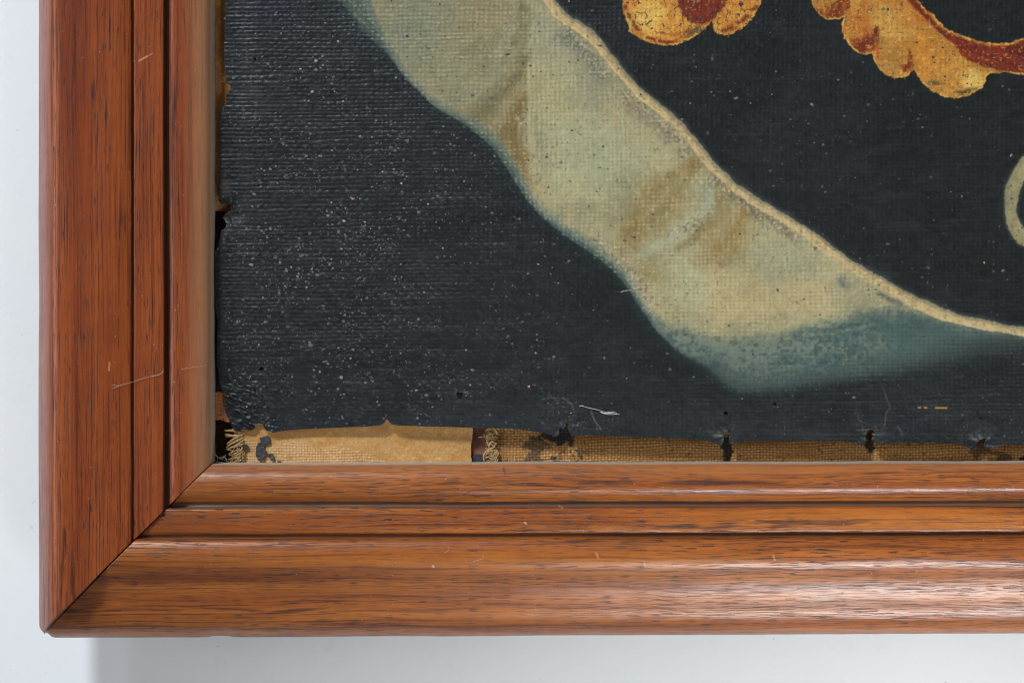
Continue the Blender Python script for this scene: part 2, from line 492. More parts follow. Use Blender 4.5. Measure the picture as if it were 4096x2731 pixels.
GROOVES_B = [(arc_at(d_px(2006, 4.5)), arc_at(d_px(2026, 4.8))), (arc_at(d_px(2137, 6.2)), arc_at(d_px(2148, 6.6)))]
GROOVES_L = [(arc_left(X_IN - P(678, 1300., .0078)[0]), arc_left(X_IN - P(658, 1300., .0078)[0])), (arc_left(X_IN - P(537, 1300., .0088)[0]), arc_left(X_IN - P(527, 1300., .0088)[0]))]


def bmark(xa, ya, xb, yb, w_, colr, al, z=10.0):
    a = P(xa, ya, z * 1e-3); b = P(xb, yb, z * 1e-3)
    return (float(a[0] - X_IN) + 0.5, arc_at(Y_IN - a[1]), float(b[0] - X_IN) + 0.5, arc_at(Y_IN - b[1]), w_ * U, colr, al)


def lmark(xa, ya, xb, yb, w_, colr, al, z=10.0):
    a = P(xa, ya, z * 1e-3); b = P(xb, yb, z * 1e-3)
    f = lambda q: arc_left(max(0.0, float(X_IN - q[0])))
    return (float(a[1] - Y_IN) + 0.5, f(a), float(b[1] - Y_IN) + 0.5, f(b), w_ * U, colr, al)


PALE = (0.52, 0.28, 0.13); INK = (0.012, 0.008, 0.008)
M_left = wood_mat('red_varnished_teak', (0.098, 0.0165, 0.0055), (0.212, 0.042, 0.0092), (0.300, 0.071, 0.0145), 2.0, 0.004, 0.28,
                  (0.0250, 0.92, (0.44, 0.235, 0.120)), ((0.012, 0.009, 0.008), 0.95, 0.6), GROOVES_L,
                  [lmark(553, 246, 610, 213, 3.5, PALE, 0.5), lmark(556, 240, 584, 226, 4.5, PALE, 0.4), lmark(535, 2092, 535, 2093, 9, INK, 0.95), lmark(440, 1450, 438, 1480, 5, (0.5, 0.2, 0.06), 0.7)], spec=0.28, pu1=26.0, p2=(0.66, 0.71, 0.75))
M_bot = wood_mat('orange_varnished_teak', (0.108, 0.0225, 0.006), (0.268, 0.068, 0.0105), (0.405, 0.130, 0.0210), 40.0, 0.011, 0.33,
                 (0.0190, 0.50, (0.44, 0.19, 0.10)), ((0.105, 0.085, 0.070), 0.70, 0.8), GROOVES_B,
                 [bmark(650, 2062, 651, 2062, 9, INK, 0.95), bmark(645, 2080, 646, 2080, 6, INK, 0.8), bmark(2381, 2206, 2392, 2228, 5, PALE, 0.5), bmark(2575, 2246, 2580, 2260, 6, PALE, 0.35),
                  bmark(2240, 2027, 2250, 2033, 6, PALE, 0.7), bmark(1900, 1985, 1960, 1980, 6, INK, 0.8), bmark(1855, 1978, 1880, 1965, 4, (0.10, 0.02, 0.01), 0.7), bmark(2015, 1875, 2020, 1895, 6, (0.06, 0.04, 0.05), 0.7), bmark(2020, 1895, 2110, 1890, 5, (0.10, 0.035, 0.03), 0.6),
                  bmark(3378, 2382, 3381, 2374, 4, INK, 0.9), bmark(3665, 2278, 3668, 2290, 7, (0.30, 0.10, 0.04), 0.8), bmark(3340, 1922, 3400, 1940, 6, (0.10, 0.05, 0.04), 0.7), bmark(3400, 1940, 3410, 1960, 5, (0.16, 0.05, 0.03), 0.6),
                  bmark(3090, 2220, 3096, 2236, 6, PALE, 0.5), bmark(3870, 1970, 3884, 1978, 4, INK, 0.7), bmark(1732, 2263, 1734, 2265, 7, (0.55, 0.5, 0.45), 0.6), bmark(2100, 2090, 2106, 2096, 5, (0.5, 0.4, 0.3), 0.5)], spec=0.46, smear=1.0)


def rail(name, length, mat, gap, seed, to_world, parent, prof, arc, chip=None):
    """a moulding run: u grows away from the mitred corner, d grows outwards from the sight edge"""
    npf = len(prof)
    us = np.concatenate([[0.0], np.cumsum(np.concatenate([np.full(25, 0.0002), np.full(35, 0.001), np.full(int((length - 0.04) / 0.004), 0.004)]))])
    d = prof[:, 0]; z = prof[:, 1]
    V = np.zeros((len(us), npf, 3)); UV = np.zeros((len(us), npf, 2))
    D = np.broadcast_to(d, (len(us), npf)); Z = np.broadcast_to(z, (len(us), npf))
    Uu = us[:, None] * np.ones(npf)[None, :]
    jd = (vnoise(Uu * 30, D * 150, seed) - 0.5) * 0.00035 + (vnoise(Uu * 220, D * 400, seed + 1) - 0.5) * 0.00014
    jz = (vnoise(Uu * 25, D * 60, seed + 2) - 0.5) * 0.0004 + (vnoise(Uu * 160, D * 200, seed + 3) - 0.5) * 0.00010
    k = (Z < FRAME_BACK + 0.001)
    DD = D + jd; ZZ = np.where(k, Z, Z + jz)
    # softened corner: the arris is rounded over a few millimetres
    rc = 0.0065
    xr = np.clip(Uu - D * np.clip(1 - Uu / 0.04, 0, 1) + prof[:, 0].max(), 0, rc)
    red = np.minimum(rc - np.sqrt(np.maximum(rc * rc - (rc - xr) ** 2, 0)), 0.29 * rc)
    DD = DD - red * sstep(0.055, 0.0690, D)
    if chip is not None:
        DD = DD - 0.0006 * np.exp(-((Uu - chip) / 0.0018) ** 4) * sstep(0.064, 0.069, D)
    # mitre: the cut runs at 45 degrees, so u starts at -d
    S = Uu - DD * np.clip(1 - Uu / 0.04, 0, 1) + gap * (0.5 + 1.2 * vnoise(DD * 160, DD * 0, seed + 8) + 0.5 * DD / 0.07) * np.clip(1 - Uu / 0.04, 0, 1)
    V[..., 0] = S; V[..., 1] = DD; V[..., 2] = ZZ
    UV[..., 0] = S + 0.5; UV[..., 1] = arc[None, :]
    Wd = to_world(V.reshape(-1, 3))
    idx = np.arange(len(us) * npf).reshape(len(us), npf)
    q = np.stack([idx[:-1, :-1], idx[1:, :-1], idx[1:, 1:], idx[:-1, 1:]], -1).reshape(-1, 4)
    caps = [idx[0][None, :], idx[-1][::-1][None, :]]
    o = mesh_np(name, Wd, [q] + caps, mat, parent, uvs=UV.reshape(-1, 2))
    return o


frame = empty('picture_frame', (float(X_IN), float(Y_IN), WALL_Z))
tag(frame, 'reddish brown varnished wooden picture frame with moulded rails, mitred at the corner', 'picture frame')
base = np.array([X_IN, Y_IN, WALL_Z])
# children are kept in the frame's local space
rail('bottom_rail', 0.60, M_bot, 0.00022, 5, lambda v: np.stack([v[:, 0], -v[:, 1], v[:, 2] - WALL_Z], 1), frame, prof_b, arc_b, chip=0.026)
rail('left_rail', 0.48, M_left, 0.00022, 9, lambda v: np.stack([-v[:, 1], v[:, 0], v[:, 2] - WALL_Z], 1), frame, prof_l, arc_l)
frame.children[0]['label'] = 'orange brown lower rail with pale glossy streaks'
frame.children[1]['label'] = 'dark red brown upright rail with straight grain'

# ------------------------------------------------------------------ the painted canvas
outline = [(901, -700), (901, 0), (900, 100), (896, 200), (897, 250), (903, 290), (905, 318), (904, 334), (914, 337), (926, 340), (926, 350), (921, 361), (906, 374),
           (905, 400), (904, 419), (893, 424), (884, 431), (880, 460), (879, 500), (880, 600), (879, 700), (875, 752), (879, 775), (874, 800),
           (884, 818), (906, 812), (928, 820), (918, 832), (926, 843), (905, 850), (897, 862), (889, 870), (898, 880), (905, 897), (902, 912), (884, 922), (879, 950), (871, 985),
           (861, 1005), (860, 1100), (861, 1200), (863, 1250), (871, 1282), (868, 1350), (867, 1450), (874, 1500), (879, 1545), (889, 1571),
           (903, 1586), (900, 1612), (900, 1640), (904, 1655), (915, 1679), (922, 1696), (931, 1714), (955, 1719), (980, 1717), (1002, 1722),
           (1019, 1714), (1018, 1704), (1022, 1696), (1035, 1693), (1056, 1696), (1053, 1708), (1068, 1722), (1080, 1724), (1092, 1730), (1112, 1726), (1140, 1721), (1172, 1719),
           (1246, 1714), (1395, 1708), (1468, 1705), (1526, 1700), (1541, 1686), (1546, 1674), (1556, 1686), (1567, 1696), (1594, 1701),
           (1696, 1705), (1791, 1707), (1893, 1710), (1995, 1713), (2080, 1717), (2148, 1727), (2180, 1733), (2205, 1740), (2222, 1748), (2233, 1744), (2236, 1722), (2240, 1704),
           (2248, 1716), (2262, 1707), (2266, 1686), (2270, 1666), (2284, 1660), (2304, 1657), (2288, 1664), (2273, 1672), (2271, 1690), (2270, 1706), (2276, 1727),
           (2286, 1746), (2311, 1742), (2345, 1739), (2406, 1742), (2542, 1747), (2678, 1753), (2780, 1757), (2831, 1763), (2860, 1772),
           (2883, 1783), (2893, 1772), (2896, 1752), (2888, 1740), (2904, 1736), (2917, 1716), (2921, 1726), (2920, 1742), (2916, 1764), (2919, 1780), (2928, 1770), (2943, 1773),
           (2979, 1764), (3038, 1761), (3127, 1762), (3276, 1763), (3365, 1764), (3410, 1769), (3449, 1779), (3462, 1772), (3464, 1742),
           (3468, 1726), (3474, 1716), (3484, 1719), (3499, 1711), (3495, 1727), (3486, 1735), (3496, 1742), (3488, 1757), (3499, 1768), (3512, 1775), (3563, 1772), (3666, 1769),
           (3785, 1772), (3844, 1778), (3867, 1786), (3886, 1800), (3900, 1789), (3909, 1769), (3918, 1759), (3933, 1753), (3962, 1756), (3942, 1759),
           (3935, 1775), (3933, 1793), (3950, 1794), (3977, 1787), (4021, 1779), (4096, 1775), (4400, 1782), (5200, 1790), (5200, -700)]
holes = [(1020, 236, 7, 6), (1034, 1019, 9, 5), (1045, 1476, 10, 9), (1020, 1562, 6, 7), (1838, 1580, 15, 13), (2904, 1652, 8, 8), (3100, 1615, 10, 6),
         (3922, 1670, 5, 6), (2899, 1703, 6, 3), (3858, 1768, 4, 6)]


def axis_coords(segs):
    out = []
    for a, b, st in segs:
        n = max(1, int(round((b - a) / st))); out.append(np.linspace(a, b, n, endpoint=False))
    out.append(np.array([segs[-1][1]])); return np.concatenate(out)


STEP = 3.2
gx = axis_coords([(848, 4130, STEP), (4130, 4330, 8), (4330, 5190, 30)])
gy = axis_coords([(-690, -160, 30), (-160, -30, 8), (-30, 1812, STEP)])
X, Y = np.meshgrid(gx, gy)
rough_dx = (vnoise(X / 9, Y / 9, 101) - 0.5) * 7 + (vnoise(X / 40, Y / 40, 102) - 0.5) * 6
rough_dy = (vnoise(X / 9, Y / 9, 103) - 0.5) * 7 + (vnoise(X / 40, Y / 40, 104) - 0.5) * 6
XR = X + rough_dx; YR = Y + rough_dy          # ragged brush edges
XS = X + rough_dx * 0.5; YS = Y + rough_dy * 0.5
IMG = np.empty(X.shape + (3,)); IMG[:] = (37, 40, 41)
E_CANVAS = 1.02                                # light arriving on the canvas: turns a seen value into a pigment value


def lay(mask, colr):
    global IMG
    IMG = IMG * (1 - mask[..., None]) + np.asarray(colr, float) * mask[..., None]


XW = X + (fbm(X / 90, Y / 90, 141, 3) - 0.5) * 90 + rough_dx; YW = Y + (fbm(X / 90, Y / 90, 143, 3) - 0.5) * 90 + rough_dy


def blob(cx, cy, rx, ry, ang, colr, al, within=None, soft=1.0, brush=0.35):
    c, s = math.cos(math.radians(ang)), math.sin(math.radians(ang))
    wq = min(1.0, min(rx, ry) / 60.0)
    xx = X + (XW - X) * wq; yy = Y + (YW - Y) * wq
    u = (xx - cx) * c + (yy - cy) * s; v = -(xx - cx) * s + (yy - cy) * c
    q = np.sqrt((u / rx) ** 2 + (v / ry) ** 2)
    mk = al * sstep(1.0 + 0.5 * soft, 1.0 - 0.7 * soft, q + (fbm(u / 60, v / 14, int(cx + cy), 3) - 0.5) * brush * 2)
    if within is not None: mk = mk * within
    lay(mk, colr)


def stroke(pts, wdt, soft, colr, al, within=None, rag=True, brk=None):
    wq = min(1.0, wdt / 30.0) if rag else 0.0
    d, _ = line_d(XS + (XW - XS) * wq if rag else X, YS + (YW - YS) * wq if rag else Y, smooth_poly(pts, 4))
    mk = al * sstep(wdt + soft, wdt - soft, d)
    if brk is not None: mk = mk * sstep(0.22, 0.45, fbm(X / 26, Y / 26, brk))
    if within is not None: mk = mk * within
    lay(mk, colr)


# broad tone of the dark ground
lay(0.55 * sstep(0.45, 0.75, fbm(X / 260, Y / 180, 31)), (31, 34, 35))
lay(0.5 * sstep(0.50, 0.8, fbm(X / 70, Y / 30, 33)), (44, 47, 50))
lay(0.6 * sstep(1500, 2600, X) * sstep(0.35, 0.7, fbm(X / 300, Y / 200, 35)), (31, 35, 33))
lay(0.3 * np.exp(-(((X - 1080) / 130) ** 2 + ((Y - 20) / 90) ** 2)), (32, 36, 56))
lay(0.45 * sstep(1560, 1720, Y) * sstep(0.3, 0.6, fbm(X / 130, Y / 50, 36)), (46, 50, 54))
lay(0.5 * sstep(0.55, 0.75, fbm(X / 26, Y / 9, 37)), (27, 29, 30))
lay(0.6 * sstep(0.58, 0.80, fbm(X / 18, Y / 7, 38)) * sstep(2100, 1300, X), (60, 64, 68))

outer = smooth_poly([(1270, -160), (1330, -60), (1366, 0), (1383, 29), (1453, 116), (1529, 192), (1587, 267), (1639, 331), (1715, 407), (1773, 450), (1848, 491), (1918, 546), (1985, 612),
                     (2042, 697), (2105, 796), (2170, 871), (2226, 915), (2296, 968), (2383, 1026), (2452, 1084), (2502, 1142), (2563, 1235), (2632, 1328), (2726, 1414),
                     (2829, 1468), (2893, 1526), (2945, 1558), (2991, 1568), (3137, 1560), (3253, 1537), (3427, 1512), (3601, 1480), (3800, 1440), (4096, 1396), (4700, 1330)], 3)
cream_c = smooth_poly([(2060, -160), (2140, -70), (2194, 0), (2255, 72), (2319, 110), (2383, 166), (2452, 250), (2505, 314), (2557, 372), (2644, 441), (2725, 512), (2788, 590),
                       (2846, 664), (2922, 735), (2991, 788), (3079, 842), (3166, 893), (3253, 951), (3311, 997), (3381, 1049), (3485, 1107), (3572, 1160),
                       (3659, 1206), (3746, 1247), (3834, 1276), (3950, 1302), (4096, 1325), (4400, 1330), (4700, 1318)], 3)
ribbon = np.concatenate([outer, cream_c[::-1]])
d_out = sdf(XS, YS, ribbon)
above = ~inside(X, Y, ribbon)
sf = np.interp(X, [1300, 1500, 1600, 2650, 2900, 3100, 3500, 4100], [26, 16, 4, 5, 20, 30, 34, 70])
dcr, _ = seg_dist(X, Y, cream_c, False)
sf = np.where(dcr < 60, 3.5, sf)
IN = sstep(sf, -sf, d_out)
IN = IN * np.where((dcr < 45) & above, 0.0, 1.0)
d_edge, _ = seg_dist(XS, YS, outer, False)
# soft teal blur lying outside the hard edge
lay(0.55 * sstep(42, 0, d_edge) * (1 - IN) * sstep(1650, 1950, X) * sstep(3500, 3050, X), (36, 48, 48))
lay(0.45 * sstep(70, 0, d_edge) * (1 - IN) * sstep(1650, 1300, X), (40, 60, 62))
# olive ground of the ribbon with brushy variation
tone = fbm(X / 190, Y / 120, 51, 4)
GROUND = IMG.copy(); IN_REAL = IN; IN = np.ones(X.shape)
lay(IN, (138, 132, 101))
lay(IN * sstep(0.45, 0.70, tone), (152, 145, 108))
lay(IN * 0.8 * sstep(0.50, 0.25, tone), (124, 120, 88))
lay(IN * 0.55 * sstep(0.48, 0.75, fbm(X / 60, Y / 40, 55, 3)), (160, 143, 103))
R = IN
blob(1800, 280, 420, 330, 40, (121, 117, 88), 0.80, R, brush=0.6)
blob(1930, 120, 160, 190, 20, (128, 120, 88), 0.7, R, brush=0.6)
blob(1640, 160, 120, 190, 25, (112, 118, 99), 0.75, R)
blob(1930, 60, 90, 90, 0, (140, 122, 85), 0.6, R)
blob(1780, 250, 170, 110, 35, (134, 130, 99), 0.6, R)
blob(1960, 330, 50, 220, 28, (110, 104, 72), 0.75, R)
blob(2010, 180, 26, 180, 24, (150, 148, 120), 0.55, R)
blob(2050, 470, 60, 240, 8, (120, 98, 56), 0.80, R)
blob(1960, 520, 120, 60, 40, (116, 100, 62), 0.7, R)
blob(2085, 120, 22, 150, 4, (106, 102, 70), 0.85, R)
# rays of the gathered fold
for k_, (ax_, ay_, bx_, by_, cc_, al_) in enumerate(((2090, 210, 1830, 330, (112, 108, 78), 0.5), (2085, 260, 1850, 430, (140, 136, 104), 0.5), (2085, 300, 1900, 480, (104, 94, 60), 0.6), (2090, 360, 1960, 520, (142, 132, 98), 0.5),
                                                (2080, 150, 1760, 180, (138, 134, 106), 0.4), (2100, 430, 2000, 560, (108, 90, 50), 0.7), (2060, 60, 1800, 40, (128, 118, 84), 0.5))):
    stroke([(ax_, ay_), ((ax_ + bx_) / 2, (ay_ + by_) / 2 - 14), (bx_, by_)], 12, 24, cc_, al_, R)
stroke([(2100, 230), (2098, 330), (2094, 430), (2098, 560), (2104, 690)], 5, 8, (104, 84, 48), 0.55, R)
stroke([(2096, 20), (2112, 60), (2108, 130), (2098, 220)], 12, 14, (103, 100, 66), 0.8, R)
blob(2070, 640, 40, 160, -8, (125, 104, 62), 0.75, R)
blob(2220, 190, 90, 150, -30, (137, 139, 112), 0.7, R)
blob(2230, 400, 110, 190, -15, (160, 152, 110), 0.75, R)
blob(2340, 380, 80, 70, 30, (132, 130, 106), 0.6, R)
blob(2300, 640, 150, 190, -20, (158, 158, 120), 0.75, R)
blob(2440, 620, 150, 120, 30, (148, 150, 118), 0.6, R)
stroke([(2250, 140), (2320, 200), (2370, 255), (2400, 310)], 22, 34, (88, 92, 86), 0.65, R)
stroke([(2540, 420), (2610, 480), (2680, 540)], 18, 34, (112, 106, 90), 0.75, R)
# folds further down the ribbon
stroke([(2800, 640), (2700, 720), (2600, 830), (2510, 930), (2470, 1010)], 34, 56, (124, 106, 66), 0.75, R)
stroke([(2740, 650), (2640, 740), (2560, 800)], 24, 40, (136, 112, 68), 0.6, R)
stroke([(2830, 760), (2790, 850), (2700, 930), (2600, 1010), (2560, 1060)], 28, 44, (148, 148, 116), 0.65, R)
stroke([(2800, 720), (2760, 800), (2690, 870)], 18, 26, (150, 144, 104), 0.6, R)
stroke([(2900, 740), (2880, 850), (2800, 940), (2700, 1010), (2600, 1100)], 26, 46, (116, 100, 62), 0.70, R)
stroke([(3000, 830), (2960, 930), (2860, 990)], 34, 50, (138, 116, 68), 0.75, R)
blob(2620, 860, 70, 170, 40, (126, 106, 64), 0.5, R, brush=0.9)
blob(2900, 960, 110, 90, 30, (128, 108, 66), 0.5, R, brush=0.9)
blob(2700, 1010, 120, 50, -35, (150, 150, 120), 0.5, R, brush=0.9)
blob(2640, 1100, 110, 40, 10, (136, 118, 72), 0.5, R, brush=0.9)
blob(2820, 780, 26, 90, 20, (112, 118, 100), 0.5, R)
stroke([(2960, 790), (3050, 860), (3150, 920)], 16, 30, (92, 84, 66), 0.7, R)
blob(3140, 1040, 150, 110, 30, (142, 140, 110), 0.75, R)
blob(2900, 1180, 190, 110, 15, (166, 148, 104), 0.8, R)
blob(2760, 1120, 90, 120, -20, (154, 154, 120), 0.7, R)
blob(3200, 1200, 190, 80, -10, (160, 142, 102), 0.7, R)
blob(3400, 1140, 80, 70, 30, (134, 130, 104), 0.6, R)
stroke([(3370, 1120), (3385, 1135)], 14, 20, (70, 80, 76), 0.8, R)
stroke([(3520, 1175), (3570, 1200), (3600, 1215)], 8, 12, (66, 72, 70), 0.8, R)
blob(2620, 1230, 70, 90, 30, (160, 146, 106), 0.7, R)
for pts_, w_, sf_, c_, a_ in (([(2096, 240), (2040, 330), (1960, 430), (1880, 500)], 16, 26, (96, 88, 58), 0.65), ([(2086, 190), (2000, 280), (1900, 370)], 12, 22, (150, 146, 114), 0.55), ([(2096, 320), (2050, 420), (1990, 520)], 13, 22, (148, 140, 106), 0.5),
                              ([(2092, 400), (2075, 520), (2080, 640)], 22, 30, (106, 86, 48), 0.7), ([(2122, 260), (2124, 420), (2122, 560), (2130, 700)], 10, 14, (168, 162, 124), 0.6), ([(2060, 90), (1960, 170), (1860, 210)], 14, 26, (108, 100, 70), 0.5),
                              ([(2790, 650), (2700, 740), (2610, 840), (2520, 940)], 20, 30, (114, 92, 50), 0.65), ([(2850, 760), (2800, 850), (2720, 920), (2620, 1000)], 18, 28, (160, 160, 128), 0.6), ([(2870, 720), (2862, 820), (2800, 920), (2720, 990)], 12, 22, (108, 92, 54), 0.65),
                              ([(2740, 690), (2650, 790), (2570, 880)], 12, 22, (164, 156, 116), 0.45), ([(2980, 850), (2960, 930), (2890, 1000), (2800, 1040)], 24, 40, (122, 100, 56), 0.55)):
    stroke(pts_, w_, sf_, c_, a_, R)
# pale crumbly margin along the lower edge
lay(R * 0.6 * sstep(60, 14, d_edge) * sstep(0.40, 0.6, fbm(X / 22, Y / 22, 61)) * sstep(2750, 2400, X), (164, 146, 112))
# teal border
tw = np.interp(X, [1300, 1400, 1500, 1545, 1580, 1700, 1800, 1900, 2000, 2060, 2150, 2250, 2350, 2450, 2520, 2600, 2680, 2760],
               [230, 170, 70, 22, 10, 9, 12, 26, 34, 30, 16, 20, 30, 34, 26, 20, 16, 14])
nzt = (fbm(X / 60, Y / 60, 63) - 0.5) * 16
lay(R * np.interp(X, [1500, 1560], [0.85, 0.80]) * sstep(tw + 30 + nzt, tw - 10 + nzt, d_edge) * sstep(2800, 2700, X), (72, 93, 88))
lay(R * 0.75 * sstep(tw * 0.5 + 10, tw * 0.5 - 8, d_edge) * sstep(2800, 2700, X), (44, 60, 58))
teal_top = smooth_poly([(2640, 1300), (2765, 1337), (2846, 1354), (2962, 1363), (3137, 1340), (3253, 1311), (3398, 1270), (3485, 1257), (3540, 1262), (3556, 1252), (3575, 1270), (3600, 1250), (3625, 1264),
                        (3660, 1262), (3717, 1284), (3805, 1299), (3869, 1317), (4096, 1344), (4700, 1340)], 3)
teal_poly = np.concatenate([teal_top, [(4700, 1750), (2560, 1750), (2560, 1330)]])
dt = sdf(XR, YR, teal_poly)
TE = sstep(46, -30, dt + (fbm(X / 45, Y / 30, 65) - 0.5) * 26) * R
lay(TE * 0.95, (98, 106, 92))
lay(TE * sstep(0, -70, dt + (fbm(X / 80, Y / 50, 66) - 0.5) * 70), (88, 101, 92))
lay(TE * sstep(-60, -190, dt + (fbm(X / 80, Y / 50, 69) - 0.5) * 80), (64, 78, 73))
lay(TE * 0.7 * sstep(0.45, 0.65, fbm(X / 90, Y / 40, 67)) * sstep(2900, 3200, X), (52, 76, 76))
lay(TE * 0.6 * sstep(0.50, 0.66, fbm(X / 17, Y / 13, 166, 3)), (46, 62, 58))
lay(TE * 0.35 * sstep(0.55, 0.72, fbm(X / 14, Y / 12, 167, 2)), (104, 116, 104))
lay(TE * 0.75 * sstep(3350, 3750, X + (fbm(X / 100, Y / 60, 68) - 0.5) * 300), (52, 70, 69))
lay(TE * sstep(90, -10, d_edge) * sstep(2750, 2900, X) * 0.8, (42, 54, 54))
lay(TE * sstep(3650, 4050, X) * sstep(1310, 1390, Y) * 0.9, (38, 46, 47))
lay(TE * sstep(30, 0, d_edge) * sstep(3100, 2950, X) * 0.45, (48, 66, 66))
stroke([(3330, 1330), (3420, 1312), (3500, 1298)], 5, 6, (150, 146, 112), 0.22, TE)
# dark pits and pale grains showing the weave on the ribbon
pit = sstep(0.72, 0.82, fbm(X / 10, Y / 10, 71, 2))
lay(R * (1 - TE * 0.6) * pit * 0.5 * sstep(0.45, 0.6, fbm(X / 120, Y / 90, 72)), (78, 76, 60))
lay(R * (1 - TE) * 0.30 * sstep(0.66, 0.80, fbm(X / 13, Y / 11, 73, 2)), (172, 158, 120))
scr = sstep(0.62, 0.72, fbm((X + Y) / 18, (X - Y) / 160, 74, 2)) * sstep(0.5, 0.7, fbm(X / 150, Y / 150, 75))
lay(R * scr * 0.22 * (1 - TE), (172, 150, 100))
# rubbed, crumbly grey brown patches under the trim and along the fold
for pts, wd, cc in (([(2270, 130), (2350, 215), (2410, 300)], 26, (98, 96, 84)), ([(2500, 390), (2600, 470), (2700, 545), (2740, 600)], 34, (122, 110, 88)), ([(2850, 720), (2960, 800), (3080, 880), (3180, 940)], 26, (104, 92, 72)),
                    ([(2380, 960), (2480, 1040), (2560, 1140), (2600, 1220)], 26, (150, 136, 108)), ([(2080, 470), (2120, 600), (2150, 760)], 18, (162, 144, 104)), ([(2690, 930), (2780, 900), (2850, 840)], 20, (140, 138, 118))):
    dd_, _ = line_d(XR, YR, smooth_poly(pts, 4))
    mk = sstep(wd * 1.8, wd * 0.2, dd_) * R * (1 - TE)
    lay(mk * 0.65 * sstep(0.35, 0.55, fbm(X / 16, Y / 14, 176, 3)), cc)
    lay(mk * 0.55 * sstep(0.62, 0.76, fbm(X / 9, Y / 9, 177, 2)), (80, 76, 66))
    lay(mk * 0.55 * sstep(0.62, 0.74, fbm(X / 9, Y / 9, 178, 2)), (186, 172, 142))
IN = IN_REAL; R = IN; TE = TE * IN
lay(0.08 * np.ones(X.shape), (118, 117, 98))
lay(0.16 * sstep(2140, 1950, X), (110, 110, 88))
IMG = GROUND * (1 - IN[..., None]) + IMG * IN[..., None]
# cream trim along the upper edge
d_c, t_c = seg_dist(XS, YS, cream_c, False)
hw = np.interp(X, [2150, 2400, 2700, 3000, 3400, 3700, 4096], [22, 18, 16, 17, 20, 21, 17]) + (fbm(X / 35, Y / 35, 76) - 0.5) * 12
CR = sstep(hw + 3.5, hw - 3.5, d_c)
lay(0.6 * sstep(hw + 22, hw - 4, d_c) * above, (78, 84, 80))
lay(CR, (168, 147, 104))
lay(CR * 0.7 * sstep(0.5, 0.7, fbm(X / 24, Y / 24, 77)), (184, 162, 116))
lay(CR * 0.75 * sstep(hw - 18, hw - 4, d_c) * above, (108, 104, 86))
lay(CR * 0.45 * sstep(0.56, 0.70, fbm(X / 14, Y / 12, 78)), (116, 102, 74))
lay(sstep(4, 1, np.abs(d_c - hw + 5)) * (~above) * CR * sstep(2900, 2500, X) * 0.6, (206, 176, 112))
# curl at the right
ring = smooth_poly([(4210, 560), (4150, 585), (4096, 623), (4059, 674), (4031, 728), (4018, 779), (4020, 837), (4023, 875), (4034, 917), (4059, 958), (4096, 987), (4160, 1010), (4240, 1000), (4320, 930), (4340, 800), (4310, 650), (4260, 580)], 3, True)
ring_in = smooth_poly([(4190, 660), (4130, 690), (4096, 748), (4085, 786), (4077, 821), (4078, 853), (4096, 897), (4130, 930), (4180, 945), (4240, 920), (4275, 850), (4270, 740), (4240, 680)], 3, True)
dr = np.maximum(sdf(XS, YS, ring), -(sdf(XS, YS, ring_in) - 11))
CU = sstep(4, -4, dr)
lay(0.5 * sstep(14, 0, dr), (66, 78, 74))
lay(CU, (126, 120, 88))
lay(CU * 0.7 * sstep(-12, -24, sdf(XS, YS, ring)) * sstep(0.3, 0.6, fbm(X / 25, Y / 30, 81)), (146, 134, 96))
lay(CU * 0.5 * sstep(0.58, 0.75, fbm(X / 12, Y / 12, 82)), (92, 96, 78))
# gold leaves
leafA = np.array([(2470, -150), (2489, 0), (2492, 24), (2502, 74), (2514, 98), (2512, 125), (2539, 143), (2569, 162), (2605, 171), (2640, 180), (2703, 179), (2730, 170), (2762, 158),
                  (2801, 131), (2834, 98), (2846, 88), (2852, 104), (2856, 122), (2879, 138), (2896, 141), (2926, 134), (2962, 116), (3004, 80), (3030, 42), (3048, 3), (3055, -150)])
leafB = np.array([(3230, -150), (3244, 0), (3257, 34), (3276, 61), (3314, 82), (3352, 76), (3379, 65), (3368, 88), (3367, 118), (3379, 156), (3406, 190), (3436, 215), (3467, 218), (3493, 213),
                  (3495, 236), (3512, 270), (3539, 301), (3581, 314), (3619, 310), (3646, 290), (3661, 274), (3669, 301), (3695, 335), (3733, 366), (3771, 385), (3829, 392), (3870, 385),
                  (3905, 362), (3931, 350), (3939, 328), (3952, 301), (3985, 291), (4011, 288), (4096, 301), (4250, 270), (4330, 150), (4240, 60), (4160, 118), (4096, 152), (4038, 171), (3962, 175), (3905, 164), (3848, 145), (3794, 118),
                  (3752, 91), (3730, 57), (3699, 34), (3672, 0), (3640, -150)])
dA = sdf(XR, YR, leafA); dB = sdf(XR, YR, leafB)
LA = sstep(3, -3, dA); LB = sstep(3, -3, dB)
LF = np.maximum(LA, LB)
lay(LF, (174, 116, 49))
lay(LF * 0.85 * sstep(0.45, 0.65, fbm(X / 70, Y / 60, 91)), (184, 138, 64))
lay(LF * 0.7 * sstep(0.55, 0.75, fbm(X / 45, Y / 60, 92)), (176, 100, 38))
lay(LB * 0.35, (152, 104, 48))
lay(LB * 0.7 * sstep(0.40, 0.60, fbm(X / 110, Y / 80, 95)), (148, 104, 50))
